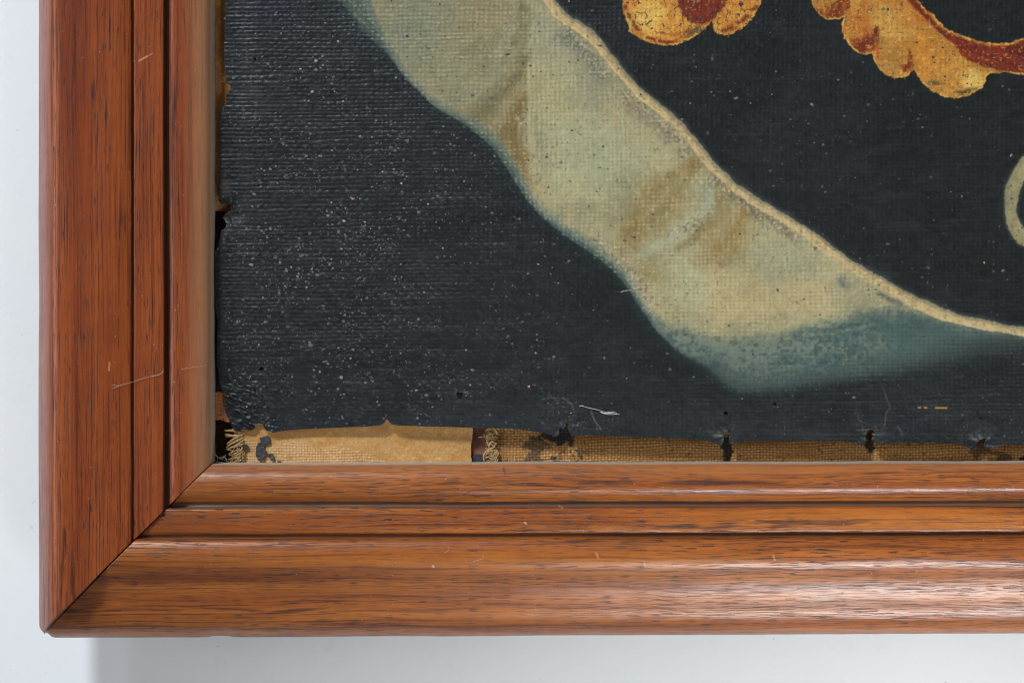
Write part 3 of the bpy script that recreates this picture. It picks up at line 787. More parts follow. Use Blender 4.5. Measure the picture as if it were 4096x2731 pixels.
for cx_, cy_, r1, r2, an_, c_ in ((3440, 90, 60, 60, 0, (178, 96, 36)), (3540, 180, 80, 60, 30, (150, 108, 54)), (3540, 275, 50, 40, 0, (158, 118, 60)), (3700, 220, 90, 70, 40, (176, 116, 44)), (3820, 320, 80, 60, 10, (182, 128, 54)), (3650, 60, 60, 50, 40, (170, 88, 36)),
                                  (3680, 290, 40, 60, 0, (186, 122, 48)), (2760, 150, 60, 20, 0, (160, 90, 36)), (2930, 60, 60, 60, 0, (192, 126, 50)), (2620, 140, 60, 30, 10, (190, 120, 50)), (3580, 130, 60, 30, 0, (182, 140, 66))):
    blob(cx_, cy_, r1, r2, an_, c_, 0.6, LF, brush=0.7)
blob(2600, 60, 70, 90, -25, (204, 172, 86), 0.8, LA)
blob(2680, 120, 70, 50, 0, (196, 140, 62), 0.7, LA)
blob(3900, 310, 50, 40, 0, (206, 174, 92), 0.85, LB)
blob(3570, 90, 80, 70, 10, (186, 146, 70), 0.6, LB)
RED = (96, 34, 20)
redA = smooth_poly([(2704, -100), (2709, 0), (2715, 30), (2730, 60), (2751, 80), (2783, 95), (2816, 95), (2843, 86), (2867, 65), (2890, 36), (2908, 0), (2920, -100)], 3, True)
lay(LA * sstep(5, -5, sdf(XR, YR, redA)) * 0.96, RED)
lay(LA * sstep(5, -5, sdf(XR, YR, redA)) * 0.5 * sstep(0.5, 0.7, fbm(X / 30, Y / 20, 93)), (126, 50, 26))
stroke([(2500, 20), (2510, 60), (2528, 92), (2556, 128), (2600, 157), (2660, 170), (2710, 168)], 8, 7, (104, 42, 20), 0.9, LA, brk=81)
stroke([(3036, 0), (3022, 36), (2984, 72), (2940, 110), (2892, 124)], 9, 8, (98, 44, 22), 0.85, LA, brk=83)
stroke([(2640, 128), (2690, 143), (2730, 132), (2760, 118)], 4, 5, (132, 66, 26), 0.7, LA)
blob(2775, 130, 38, 16, -30, (70, 58, 40), 0.8, LA)
redB = smooth_poly([(3600, -100), (3632, 0), (3695, 66), (3752, 126), (3810, 171), (3848, 221), (3886, 248), (3943, 271), (4011, 284), (4096, 292), (4250, 260), (4310, 150), (4240, 75), (4160, 126), (4096, 158), (4038, 180), (3962, 183), (3905, 172),
                    (3846, 153), (3788, 126), (3742, 96), (3716, 60), (3680, 20), (3650, -100)], 3, True)
MB_ = LB * sstep(6, -6, sdf(XR, YR, redB))
lay(MB_ * (0.86 + 0.12 * sstep(0.3, 0.6, fbm(X / 20, Y / 16, 195))), RED)
lay(MB_ * 0.6 * sstep(0.5, 0.72, fbm(X / 50, Y / 14, 94)), (132, 46, 22))
lay(MB_ * 0.5 * sstep(0.52, 0.75, fbm(X / 60, Y / 24, 96)), (72, 26, 20))
for pts in ([(3262, 34), (3300, 50), (3325, 18), (3390, -10), (3402, 30), (3382, 60), (3350, 73), (3310, 74), (3280, 58)],
            [(3398, 160), (3430, 150), (3450, 165), (3462, 110), (3475, 160), (3500, 100), (3515, 116), (3516, 168), (3498, 208), (3466, 214), (3440, 212), (3412, 192)],
            [(3598, 262), (3630, 250), (3640, 190), (3652, 240), (3656, 275), (3640, 292), (3615, 285)]):
    lay(LB * sstep(7, -5, sdf(XR, YR, np.array(pts, float))) * (0.45 + 0.5 * sstep(0.3, 0.6, fbm(X / 16, Y / 24, 196))), (104, 42, 20))
stroke([(3505, 190), (3498, 215), (3506, 245)], 10, 12, (170, 82, 34), 0.7, LB)
blob(3735, 334, 36, 11, 8, (82, 66, 40), 0.85, LB); blob(3870, 362, 46, 13, -14, (74, 62, 40), 0.85, LB)
lay(LF * sstep(-9, -3, np.minimum(dA, dB)) * sstep(0.42, 0.55, fbm(X / 30, Y / 30, 97)) * 0.8, (198, 158, 78))
lay(LF * 0.45 * sstep(0.70, 0.82, fbm(X / 12, Y / 12, 98, 2)), (110, 66, 32))
lay(LF * 0.45 * sstep(0.64, 0.78, fbm(X / 9, Y / 8, 99, 2)), (206, 168, 94))
# stray yellow dashes and scrapes near the lower edge
for (a, b_, y0) in ((3674, 3682, 1629), (3697, 3707, 1629), (3742, 3786, 1630)):
    stroke([(a, y0), (b_, y0 + 1)], 3.0, 2.0, (178, 128, 48), 0.9, rag=False)
stroke([(3535, 1555), (3547, 1595), (3560, 1628), (3546, 1650), (3540, 1690), (3536, 1700)], 2.2, 4, (130, 122, 110), 0.4, rag=False)
stroke([(2364, 1645), (2378, 1680), (2396, 1705), (2404, 1718)], 2.5, 3, (120, 112, 98), 0.6, rag=False)
stroke([(2170, 1596), (2215, 1590), (2226, 1602)], 2, 3, (96, 102, 106), 0.6, rag=False)
stroke([(2250, 1590), (2285, 1615), (2295, 1640)], 2, 3, (96, 102, 106), 0.6, rag=False)
stroke([(2318, 1668), (2302, 1690), (2296, 1720)], 1.6, 2, (14, 14, 15), 0.9, rag=False)
stroke([(3590, 1705), (3604, 1722), (3608, 1740)], 2, 3, (100, 106, 110), 0.6, rag=False)
stroke([(3432, 1660), (3436, 1680), (3460, 1690)], 2, 3, (100, 106, 110), 0.5, rag=False)
stroke([(2894, 1699), (2906, 1697), (2912, 1712), (2905, 1720)], 1.6, 2, (12, 12, 13), 0.8, rag=False)
blob(905, 755, 26, 40, 0, (72, 64, 58), 0.7)
for hx, hy, hr, hr2 in holes:
    lay((0.3 if hy < 1640 else 0.0) * np.exp(-(((X - hx) / (hr * 1.5)) ** 2 + ((Y - hy) / (hr2 * 1.7)) ** 2)), (74, 74, 72))

# plain weave, threads about 17 px apart, uneven; colour is darker between the threads, paler on their crowns
wx = X + (vnoise(X / 90, Y / 400, 211) - 0.5) * 14 + (vnoise(X / 30, Y / 60, 212) - 0.5) * 6
wyy = Y + (vnoise(X / 500, Y / 70, 213) - 0.5) * 16 + (vnoise(X / 70, Y / 30, 214) - 0.5) * 6 + 0.012 * X
PX, PY = 19.0, 16.5
chk = np.sin(np.pi * wx / PX) * np.sin(np.pi * wyy / PY)
rowp = (np.sin(np.pi * wyy / PY) ** 2 + 1e-3) ** 0.42; colp = (np.sin(np.pi * wx / PX) ** 2 + 1e-3) ** 0.42
row_i = np.floor(wyy / PY)
slub = 0.62 + 0.7 * vnoise(X / 260, row_i * 7.3, 231)
MO = np.clip(R + CR + LF + CU, 0, 1)
colw = 0.46 + 0.34 * sstep(1300, 2500, X + (fbm(X / 200, Y / 200, 234) - 0.5) * 700)
weave = np.maximum(rowp * (0.84 + 0.16 * chk) * slub, colp * (colw - 0.22 * chk))
weave = weave * (1 - 0.4 * MO) + 0.4 * MO * np.sqrt(rowp * colp) * (0.85 + 0.3 * vnoise(X / 14, Y / 12, 233))
MO = np.clip(R + CR + LF + CU, 0, 1)
patch = sstep(0.30, 0.65, fbm(X / 90, Y / 60, 221, 3))
lay(LF * 0.40 * sstep(0.60, 0.25, weave) * sstep(0.35, 0.6, fbm(X / 24, Y / 24, 235)), (112, 64, 28))
lay(MO * 0.32 * patch * sstep(0.50, 0.20, weave) * (1 - 0.4 * TE), (96, 88, 62))
lay((R + CR).clip(0, 1) * (1 - TE) * 0.42 * sstep(0.70, 0.95, weave) * sstep(0.35, 0.6, fbm(X / 30, Y / 30, 222)), (180, 168, 132))
lay((1 - MO) * 0.30 * sstep(0.40, 0.10, weave), (22, 24, 25))
lay((1 - MO) * 0.28 * sstep(0.72, 0.95, weave) * sstep(0.35, 0.70, fbm(X / 45, Y / 22, 223)) * (0.45 + 0.55 * sstep(2600, 1500, X)), (76, 80, 82))

# relief: large waves, curled edges, thread structure
Z = (fbm(X / 700, Y / 600, 201) - 0.5) * 0.0010
Z = Z - 0.0024 * sstep(1900, 1100, X) * sstep(1350, 1720, Y) - 0.0016 * sstep(1050, 870, X)
edge_d = np.full(X.shape, 1e3)
near = (X < 1010) | (Y > 1560)
edge_d[near] = seg_dist(X[near], Y[near], outline, True)[0]
for (nx_, ny_, rr, dep) in ((1040, 1712, 60, 0.0008), (2250, 1755, 60, 0.0010), (2905, 1785, 55, 0.0010), (3478, 1782, 55, 0.0010), (3915, 1800, 65, 0.0011), (895, 850, 60, 0.0014), (2300, 1640, 90, -0.0006), (3560, 1640, 60, -0.0006)):
    Z = Z - dep * np.exp(-((X - nx_) / rr) ** 2 - ((Y - ny_) / (rr * 0.9)) ** 2)
Z = Z + 0.0007 * sstep(110, 35, edge_d) * sstep(1580, 1700, Y) * sstep(1900, 2400, X)
for (nx_, ny_) in ((2262, 1700), (2905, 1740), (3478, 1735), (3922, 1765), (1040, 1700), (915, 850)):
    rr_ = np.hypot(X - nx_, Y - ny_); th_ = np.arctan2(Y - ny_, X - nx_)
    Z = Z + 0.0007 * (vnoise(np.cos(th_) * 2.2 + nx_, np.sin(th_) * 2.2 + rr_ / 90, 241) - 0.5) * np.exp(-(rr_ / 70) ** 2) * sstep(4, 40, rr_)
wav_amp = (0.00030 - 0.00009 * sstep(1700, 1100, X) + 0.00010 * R) * (1 - 0.25 * sstep(2300, 3000, X) * (1 - R)) / 1.0 * (0.55 + 0.9 * vnoise(X / 50, Y / 35, 215)) * (0.65 + 0.35 * sstep(2600, 1500, X))
flatz = sstep(60, 15, edge_d) * 0.6 * sstep(0.3, 0.6, fbm(X / 60, Y / 60, 216)) + 0.4 * sstep(70, 0, np.hypot(X - 2260, (Y - 1690))) + 0.5 * sstep(70, 0, np.hypot(X - 1000, (Y - 1690)))
wav_amp = wav_amp * (1 - np.clip(flatz, 0, 0.9))
Z = Z + (weave - 0.5) * wav_amp
Z = Z + (fbm(X / 9, Y / 9, 217, 2) - 0.5) * 0.00016
Z = Z + 0.00012 * CR + 0.00010 * LF + 0.00006 * R
# wrinkled paint skin in the corner
wr = np.abs(fbm((X + Y * 0.8) / 60, (Y - X * 0.6) / 16, 218, 3) - 0.5)
Z = Z + 0.0010 * sstep(0.10, 0.0, wr) * sstep(240, 40, np.hypot(X - 980, Y - 1650)) * 0.7
pig = lin(np.clip(IMG, 0, 255)) / E_CANVAS
pig = np.clip(pig - 0.009, 0.0035, 1.0)

keep = inside(X, Y, outline)
for hx, hy, hr, hr2 in holes:
    q = ((X - hx) / hr) ** 2 + ((Y - hy) / hr2) ** 2 + (vnoise(X / 6, Y / 6, 301) - 0.5) * 1.2
    keep &= q > 1
idx = np.arange(X.size).reshape(X.shape)
fk = (keep[:-1, :-1].astype(int) + keep[1:, :-1] + keep[:-1, 1:] + keep[1:, 1:]) >= 2
# pull vertices of the rim onto the torn outline
use = np.zeros(X.shape, bool)
use[:-1, :-1] |= fk; use[1:, :-1] |= fk; use[:-1, 1:] |= fk; use[1:, 1:] |= fk
out_v = use & (~keep) & (edge_d < 6)
ox, oy = X[out_v], Y[out_v]
oa = np.asarray(outline, float)
_, tt = seg_dist(ox, oy, oa, True)
i0 = np.floor(tt).astype(int) % len(oa); fr = (tt - np.floor(tt))[:, None]
pr_ = oa[i0] * (1 - fr) + oa[(i0 + 1) % len(oa)] * fr
XV = X.copy(); YV = Y.copy(); XV[out_v] = pr_[:, 0]; YV[out_v] = pr_[:, 1]
VW = P(XV.ravel(), YV.ravel(), Z.ravel())
PG = pig.reshape(-1, 3)

# which painted shape every face belongs to
def fc(a): return (a[:-1, :-1] + a[1:, :-1] + a[:-1, 1:] + a[1:, 1:]) * 0.25
part = np.zeros(fk.shape, int)
part[fc(IN) > 0.5] = 1
part[fc(CR) > 0.5] = 2
part[fc(CU) > 0.5] = 3
part[fc(LA) > 0.5] = 4
part[fc(LB) > 0.5] = 5
quads = np.stack([idx[1:, :-1], idx[1:, 1:], idx[:-1, 1:], idx[:-1, :-1]], -1)

canvas = empty('painted_canvas', tuple(P(2048, 1750, -0.004)))
tag(canvas, 'old oil painting on canvas with torn lower edge, dark ground, olive ribbon and gold leaves', 'painting')
cloc = np.array(canvas.location)
names = [('dark_ground', M_paint, 'blackish painted ground with coarse weave and tears'), ('ribbon', M_ribbon, 'olive and teal painted ribbon'),
         ('ribbon_trim', M_ribbon, 'narrow cream painted border of the ribbon'), ('curl', M_ribbon, 'olive painted curl'),
         ('gold_leaf', M_leaf, 'small painted gold leaf with dark red lobe'), ('gold_leaf', M_leaf2, 'large painted gold scroll leaf with dark red arc')]
parts_o = []
for k, (nm, mt, lb) in enumerate(names):
    q = quads[fk & (part == k)]
    extraV = None
    uq, inv = np.unique(q, return_inverse=True)
    v = VW[uq] - cloc; c = PG[uq]; f = inv.reshape(q.shape)
    fl = [f]
    if k == 0:
        # thickness of the cloth: a short skirt round the torn rim and the holes
        allq = quads[fk]
        e = np.concatenate([allq[:, [0, 1]], allq[:, [1, 2]], allq[:, [2, 3]], allq[:, [3, 0]]])
        key = np.sort(e, 1); kk = key[:, 0].astype(np.int64) * X.size + key[:, 1]
        _, first, cnt = np.unique(kk, return_index=True, return_counts=True)
        be = e[first[cnt == 1]]
        ub, ib = np.unique(be, return_inverse=True); ib = ib.reshape(be.shape)
        top = VW[ub] - cloc; bot = top.copy(); bot[:, 2] -= 0.0013
        off = len(v)
        rawn = vnoise(VW[ub][:, 0] * 260, VW[ub][:, 1] * 260, 333)[:, None]
        raw = np.where(rawn > 0.70, np.array([[0.30, 0.20, 0.10]]), np.array([[0.012, 0.011, 0.010]]))
        v = np.concatenate([v, top, bot]); c = np.concatenate([c, PG[ub], raw])
        nb = len(ub)
        sk = np.stack([off + ib[:, 1], off + ib[:, 0], off + nb + ib[:, 0], off + nb + ib[:, 1]], -1)
        fl = [np.concatenate([f, sk])]
    o = mesh_np(nm, v, fl, mt, canvas, colors=c)
    o['label'] = lb
    parts_o.append(o)


def canvas_z(px, py):
    ix = np.clip(np.searchsorted(gx, px), 0, len(gx) - 1); iy = np.clip(np.searchsorted(gy, py), 0, len(gy) - 1)
    return Z[iy, ix]


# pale crusty flecks sitting on the paint
n = 3200
fx = np.concatenate([rng.uniform(880, 4150, n), rng.normal(1300, 330, 2900), rng.uniform(880, 2300, 1500)])
fy = np.concatenate([rng.uniform(-20, 1750, n), rng.normal(1020, 330, 2900), rng.uniform(-20, 1700, 1500)])
ok = inside(fx, fy, outline) & (vnoise(fx / 120, fy / 90, 401) > 0.28)
fx = fx[ok]; fy = fy[ok]
inr = inside(fx, fy, ribbon)
sel = ~inr | (rng.random(len(fx)) < 0.35)
fx = fx[sel]; fy = fy[sel]
rad = np.clip(rng.lognormal(0.85, 0.50, len(fx)), 1.0, 7.5)
br = np.clip(rng.lognormal(-2.35, 0.50, len(fx)), 0.03, 0.55) * np.where(fx < 1900, 0.85, 0.60)
fz = canvas_z(fx, fy)
K = 6
an = np.linspace(0, 2 * math.pi, K, endpoint=False)
rr = rad[:, None] * rng.uniform(0.6, 1.25, (len(fx), K))
el = rng.uniform(0.9, 1.5, len(fx))[:, None]
ringx = fx[:, None] + rr * np.cos(an) * el; ringy = fy[:, None] + rr * np.sin(an)
rp = P(ringx.ravel(), ringy.ravel(), np.repeat(fz + 0.00006, K)) - cloc
cp = P(fx, fy, fz + 0.00018 + rad * 0.000012) - cloc
V = np.concatenate([rp, cp]); nf = len(fx)
base_i = np.arange(nf)[:, None] * K
tri = np.stack([base_i + np.arange(K), base_i + (np.arange(K) + 1) % K, np.broadcast_to(nf * K + np.arange(nf)[:, None], (nf, K))], -1).reshape(-1, 3)[:, [1, 0, 2]]
tint = np.stack([br * 0.96, br, br * 1.03], 1)
warm = rng.random(nf) < 0.004
tint[warm] = np.array([0.5, 0.25, 0.12])
colf = np.concatenate([np.repeat(tint * 0.75, K, 0), tint])
M_fleck = paint_mat('pale_fleck', rough=0.5, grain=0.2)
o = mesh_np('fleck', V, tri, M_fleck, canvas, colors=colf)
tag(o, 'tiny pale crusty specks scattered over the paint', kind='stuff')


# ------------------------------------------------------------------ what lies behind the canvas
bk = empty('backing_board', tuple(P(2048, 1800, -0.02)))
tag(bk, 'dark brown board seen in the gap at the frame corner', 'board')
x0, y0 = X_IN - 0.012, Y_IN - 0.012


def box_mesh(name, lo, hi, mat, parent=None, origin=(0, 0, 0), bevel=0.0006):
    lo = np.array(lo); hi = np.array(hi)
    import bmesh
    bm = bmesh.new()
    bmesh.ops.create_cube(bm, size=1.0)
    for v_ in bm.verts:
        v_.co = Vector(((v_.co.x + .5) * (hi[0] - lo[0]) + lo[0] - origin[0], (v_.co.y + .5) * (hi[1] - lo[1]) + lo[1] - origin[1], (v_.co.z + .5) * (hi[2] - lo[2]) + lo[2] - origin[2]))
    if bevel: bmesh.ops.bevel(bm, geom=bm.edges[:], offset=bevel, segments=2, affect='EDGES')
    me = bpy.data.meshes.new(name); bm.to_mesh(me); bm.free(); me.materials.append(mat)
    o_ = bpy.data.objects.new(name, me); col_main.objects.link(o_)
    if parent: o_.parent = parent
    return o_


box_mesh('board', (x0, y0, WALL_Z + 0.0005), (0.34, 0.36, -0.0205), M_dark, bk, bk.location)
st = empty('stretcher', tuple(P(2048, 1780, -0.018)))
tag(st, 'red brown wooden stretcher glimpsed in the slit between the two linen strips', 'stretcher')
lo = P(935, 1890, -0.0085); hi = P(935, 1500, -0.0085)
box_mesh('bottom_bar', (lo[0], Y_IN - 0.006, -0.018), (0.335, hi[1], -0.0082), M_str, st, st.location)
p1 = P(840, 840, -0.0085); p2 = P(1200, 840, -0.0085)
box_mesh('left_bar', (X_IN - 0.006, p1[1], -0.018), (p2[0], 0.34, -0.0082), M_str, st, st.location)
a_ = P(1886, 1862, -0.0078); b_ = P(1952, 1816, -0.0078)
box_mesh('dark_patch', (a_[0], a_[1], -0.0081), (b_[0], b_[1], -0.0074), M_flake, st, st.location, 0.0002)


def linen(name, label, poly, base_z, step, pxy, seed, paint, weave_mask=None, amp=0.00034, slope=0.0):
    poly = np.asarray(poly, float)
    lo = poly.min(0); hi = poly.max(0)
    ax = np.arange(lo[0], hi[0] + step, step); ay = np.arange(lo[1], hi[1] + step, step)
    A, B = np.meshgrid(ax, ay)
    ra = (vnoise(A / 8, B / 8, seed) - 0.5) * 5
    kp = inside(A + ra, B, poly)
    ux = A + (vnoise(A / 60, B / 120, seed + 1) - 0.5) * 9 + (vnoise(A / 17, B / 40, seed + 2) - 0.5) * 3
    uy = B + (vnoise(A / 160, B / 50, seed + 3) - 0.5) * 12 + (vnoise(A / 50, B / 20, seed + 4) - 0.5) * 3 + slope * A
    ck = np.sin(np.pi * ux / pxy[0]) * np.sin(np.pi * uy / pxy[1])
    rp_ = np.sqrt(np.abs(np.sin(np.pi * uy / pxy[1])) + 1e-4); cp_ = np.sqrt(np.abs(np.sin(np.pi * ux / pxy[0])) + 1e-4)
    wv = np.maximum(rp_ * (0.64 + 0.36 * ck), cp_ * (0.42 - 0.42 * ck))
    wm = np.ones(A.shape) if weave_mask is None else weave_mask(A, B)
    z_ = base_z + (fbm(A / 160, B / 90, seed + 5) - 0.5) * 0.0010 + (wv - 0.5) * amp * wm + (fbm(A / 7, B / 7, seed + 6, 2) - 0.5) * 0.00012
    cimg = paint(A, B, wv, wm)
    cl = np.clip(lin(np.clip(cimg, 0, 255)) * 1.12, 0.004, 1)
    ii = np.arange(A.size).reshape(A.shape)
    f_ = (kp[:-1, :-1].astype(int) + kp[1:, :-1] + kp[:-1, 1:] + kp[1:, 1:]) >= 3
    q_ = np.stack([ii[1:, :-1], ii[1:, 1:], ii[:-1, 1:], ii[:-1, :-1]], -1)[f_]
    W_ = P(A.ravel(), B.ravel(), z_.ravel())
    uq_, iv_ = np.unique(q_, return_inverse=True)
    org = P((lo[0] + hi[0]) / 2, hi[1], base_z)
    t_ = empty(name, tuple(org)); 
    mesh_np('weave', W_[uq_] - org, iv_.reshape(q_.shape), M_cloth, t_, colors=cl.reshape(-1, 3)[uq_])
    return t_, org


def mixc(c, mk, colr): return c * (1 - mk[..., None]) + np.asarray(colr, float) * mk[..., None]


CZ = -0.0058
size_line = np.array([(900, 1752), (960, 1752), (1040, 1768), (1110, 1786), (1150, 1770), (1180, 1764), (1215, 1768), (1240, 1790), (1300, 1792), (1330, 1782), (1400, 1790), (1450, 1808), (1500, 1828), (1540, 1842), (1620, 1858), (1760, 1862), (1900, 1858)], float)


def wm_a(A, B):
    lim = np.interp(A, size_line[:, 0], size_line[:, 1]) + (vnoise(A / 14, B / 14, 511) - 0.5) * 10
    return 0.12 + 0.88 * sstep(lim - 4, lim + 5, B)


def paint_a(A, B, wv, wm):
    c = np.empty(A.shape + (3,)); c[:] = (184, 142, 86)
    c = mixc(c, 0.8 * sstep(0.4, 0.7, fbm(A / 70, B / 40, 521)) * (1 - wm), (176, 126, 62))
    c = mixc(c, 0.6 * sstep(0.5, 0.75, fbm(A / 18, B / 14, 522)) * (1 - wm), (206, 164, 98))
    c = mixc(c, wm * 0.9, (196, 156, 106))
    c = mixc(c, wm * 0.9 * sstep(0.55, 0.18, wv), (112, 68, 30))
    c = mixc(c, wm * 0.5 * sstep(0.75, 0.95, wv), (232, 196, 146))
    c = mixc(c, 0.4 * sstep(0.62, 0.85, fbm(A / 40, B / 30, 523)), (140, 98, 48))
    c = mixc(c, 0.5 * (1 - wm) * sstep(0.42, 0.62, fbm(A / 8, B / 8, 524)), (172, 122, 60))
    return c


polyA = [(948, 1640), (1893, 1640), (1892, 1720), (1889, 1760), (1886, 1800), (1889, 1885), (972, 1885), (974, 1840), (966, 1800), (972, 1772), (955, 1740), (930, 1716)]
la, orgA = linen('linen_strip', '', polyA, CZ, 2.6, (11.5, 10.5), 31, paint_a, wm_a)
tag(la, 'pale tan linen strip with smooth glued patch and frayed left end below the canvas', 'cloth strip', 'linen strips under the canvas')


def paint_b(A, B, wv, wm):
    c = np.empty(A.shape + (3,)); c[:] = (172, 126, 70)
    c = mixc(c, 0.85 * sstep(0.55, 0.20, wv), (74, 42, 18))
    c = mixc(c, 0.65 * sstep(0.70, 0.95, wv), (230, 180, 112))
    c = mixc(c, 0.55 * sstep(0.45, 0.75, fbm(A / 160, B / 50, 531)), (146, 104, 50))
    for sx, sy, wx_, wy_ in ((2255, 1740, 44, 48), (2215, 1745, 75, 20), (2905, 1780, 24, 60), (2150, 1775, 60, 26), (3478, 1775, 19, 58), (3922, 1795, 40, 38), (4010, 1826, 40, 22), (2140, 1830, 40, 30), (4100, 1840, 20, 20)):  # paint stains, plus the dark of the canvas notches painted onto the linen
        q = ((A - sx) / wx_) ** 2 + ((B - sy) / wy_) ** 2 + (fbm(A / 26, B / 16, int(sx), 4) - 0.5) * 3.4
        c = mixc(c, (0.5 if wx_ in (60, 40, 26) else 0.94) * sstep(1.25, 0.5, q), (32, 27, 24))
    c = mixc(c, 0.6 * sstep(0.70, 0.8, fbm(A / 14, B / 9, 533)), (58, 46, 32))
    c = mixc(c, 0.35 * sstep(1780, 1740, B) * sstep(2300, 2600, A), (120, 78, 40))
    return c


polyB = [(1972, 1640), (4200, 1640), (5100, 1640), (5100, 1885), (1990, 1885), (1993, 1850), (1984, 1810), (1973, 1770), (1958, 1745), (1948, 1725), (1952, 1700)]
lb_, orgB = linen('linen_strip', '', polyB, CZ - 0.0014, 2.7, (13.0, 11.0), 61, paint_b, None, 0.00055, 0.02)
tag(lb_, 'long brown coarse linen strip with dark paint stains, darkened below the canvas notches, right of the slit', 'cloth strip', 'linen strips under the canvas')


def paint_c(A, B, wv, wm):
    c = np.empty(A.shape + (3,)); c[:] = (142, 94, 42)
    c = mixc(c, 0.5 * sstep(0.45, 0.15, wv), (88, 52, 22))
    c = mixc(c, 0.7 * sstep(0.45, 0.7, fbm(A / 40, B / 60, 541)), (118, 74, 32))
    c = mixc(c, 0.4 * sstep(0.6, 0.8, fbm(A / 12, B / 16, 542)), (170, 120, 64))
    return c


polyC = [(800, -680), (990, -680), (990, 700), (960, 800), (885, 842), (850, 848), (800, 845)]
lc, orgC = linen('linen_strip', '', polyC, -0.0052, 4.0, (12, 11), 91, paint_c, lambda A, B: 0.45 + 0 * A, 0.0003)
tag(lc, 'brown linen strip running up beside the left rail', 'cloth strip', 'linen strips under the canvas')


def paint_d(A, B, wv, wm):
    c = np.empty(A.shape + (3,)); c[:] = (150, 92, 46)
    c = mixc(c, 0.7 * sstep(0.45, 0.15, wv), (80, 42, 18))
    c = mixc(c, 0.6 * sstep(0.5, 0.75, fbm(A / 20, B / 20, 551)), (118, 70, 34))
    return c


polyD = [(820, 1568), (990, 1568), (990, 1690), (905, 1688), (884, 1678), (850, 1684), (820, 1676)]
ld, orgD = linen('linen_scrap', '', polyD, -0.0055, 2.6, (11, 10), 95, paint_d)
tag(ld, 'small rust brown linen scrap at the lower left corner of the canvas', 'cloth scrap')


# frayed thread ends
def wpts(pts, zs):
    pts = np.asarray(pts, float)
    return P(pts[:, 0], pts[:, 1], np.broadcast_to(np.asarray(zs, float), (len(pts),)))


def curvy(p, q, bend, n=9, z0=-0.006, z1=-0.006, lift=0.0006, seed=0):
    r = np.random.default_rng(seed)
    p = np.array(p, float); q = np.array(q, float)
    t = np.linspace(0, 1, n)[:, None]
    nrm = np.array([-(q - p)[1], (q - p)[0]])
    pts = p + (q - p) * t + nrm * bend * np.sin(np.pi * t) + r.normal(0, 0.8, (n, 2))
    zz = z0 + (z1 - z0) * t[:, 0] + lift * np.sin(np.pi * t[:, 0])
    return wpts(pts, zz)


def threads(parent, org, specs, seed):
    for i, (p, q, bend, r) in enumerate(specs):
        v_, f_ = tube(curvy(p, q, bend, seed=seed + i, z0=CZ + 0.0001, z1=CZ - 0.0003), r * U, r * 0.6 * U, 6)
        mesh_np('frayed_thread', v_ - org, f_, M_thread, parent)


threads(la, orgA, [((976, 1732), (898, 1722), 0.05, 6), ((972, 1740), (900, 1736), -0.06, 6.5), ((968, 1748), (903, 1744), 0.04, 5), ((966, 1742), (908, 1776), 0.05, 6),
                   ((970, 1752), (906, 1790), 0.04, 6), ((974, 1760), (914, 1795), -0.05, 5.5), ((976, 1776), (907, 1800), 0.06, 5)], 700)
fr = np.random.default_rng(5)
for k in range(34):
    p = (fr.uniform(948, 982), fr.uniform(1782, 1846)); q = (fr.uniform(904, 946), fr.uniform(1794, 1858))
    v_, f_ = tube(curvy(p, q, fr.uniform(-0.35, 0.35), seed=900 + k, z0=CZ + fr.uniform(0, 0.0012), z1=CZ + fr.uniform(-0.0006, 0.001), lift=fr.uniform(0, .0008)), fr.uniform(1.6, 3.4) * U, 1.2 * U, 5)
    mesh_np('frayed_thread', v_ - orgA, f_, M_thread, la)
for k in range(26):
    yy = fr.uniform(1728, 1852); p = (1990 + fr.uniform(-14, 6), yy + fr.uniform(-10, 10)); q = (fr.uniform(1938, 1972), yy + fr.uniform(-22, 26))
    v_, f_ = tube(curvy(p, q, fr.uniform(-0.4, 0.4), seed=960 + k, z0=CZ + fr.uniform(0, 0.001), z1=CZ + fr.uniform(-0.0004, 0.001), lift=fr.uniform(0, .0008)), fr.uniform(1.5, 3.2) * U, 1.2 * U, 5)
    mesh_np('frayed_thread', v_ - orgB, f_, M_thread, lb_)
threads(lb_, orgB, [((1990, 1738), (1940, 1722), 0.4, 5), ((1985, 1742), (1936, 1736), -0.3, 5), ((1990, 1752), (1914, 1748), 0.05, 4), ((1975, 1735), (1950, 1768), 0.4, 6), ((1960, 1745), (1968, 1785), 0.35, 6),
                    ((1980, 1760), (1958, 1800), 0.25, 5), ((1985, 1790), (1940, 1815), 0.15, 4.5), ((1988, 1800), (1936, 1836), 0.2, 5), ((1990, 1806), (1945, 1848), -0.2, 5), ((1992, 1812), (1958, 1856), 0.1, 5),
                    ((1990, 1800), (1972, 1855), 0.1, 5), ((1996, 1810), (1984, 1858), 0.1, 5), ((1960, 1800), (1940, 1850), 0.3, 5), ((2060, 1826), (2066, 1856), 0.1, 3)], 740)


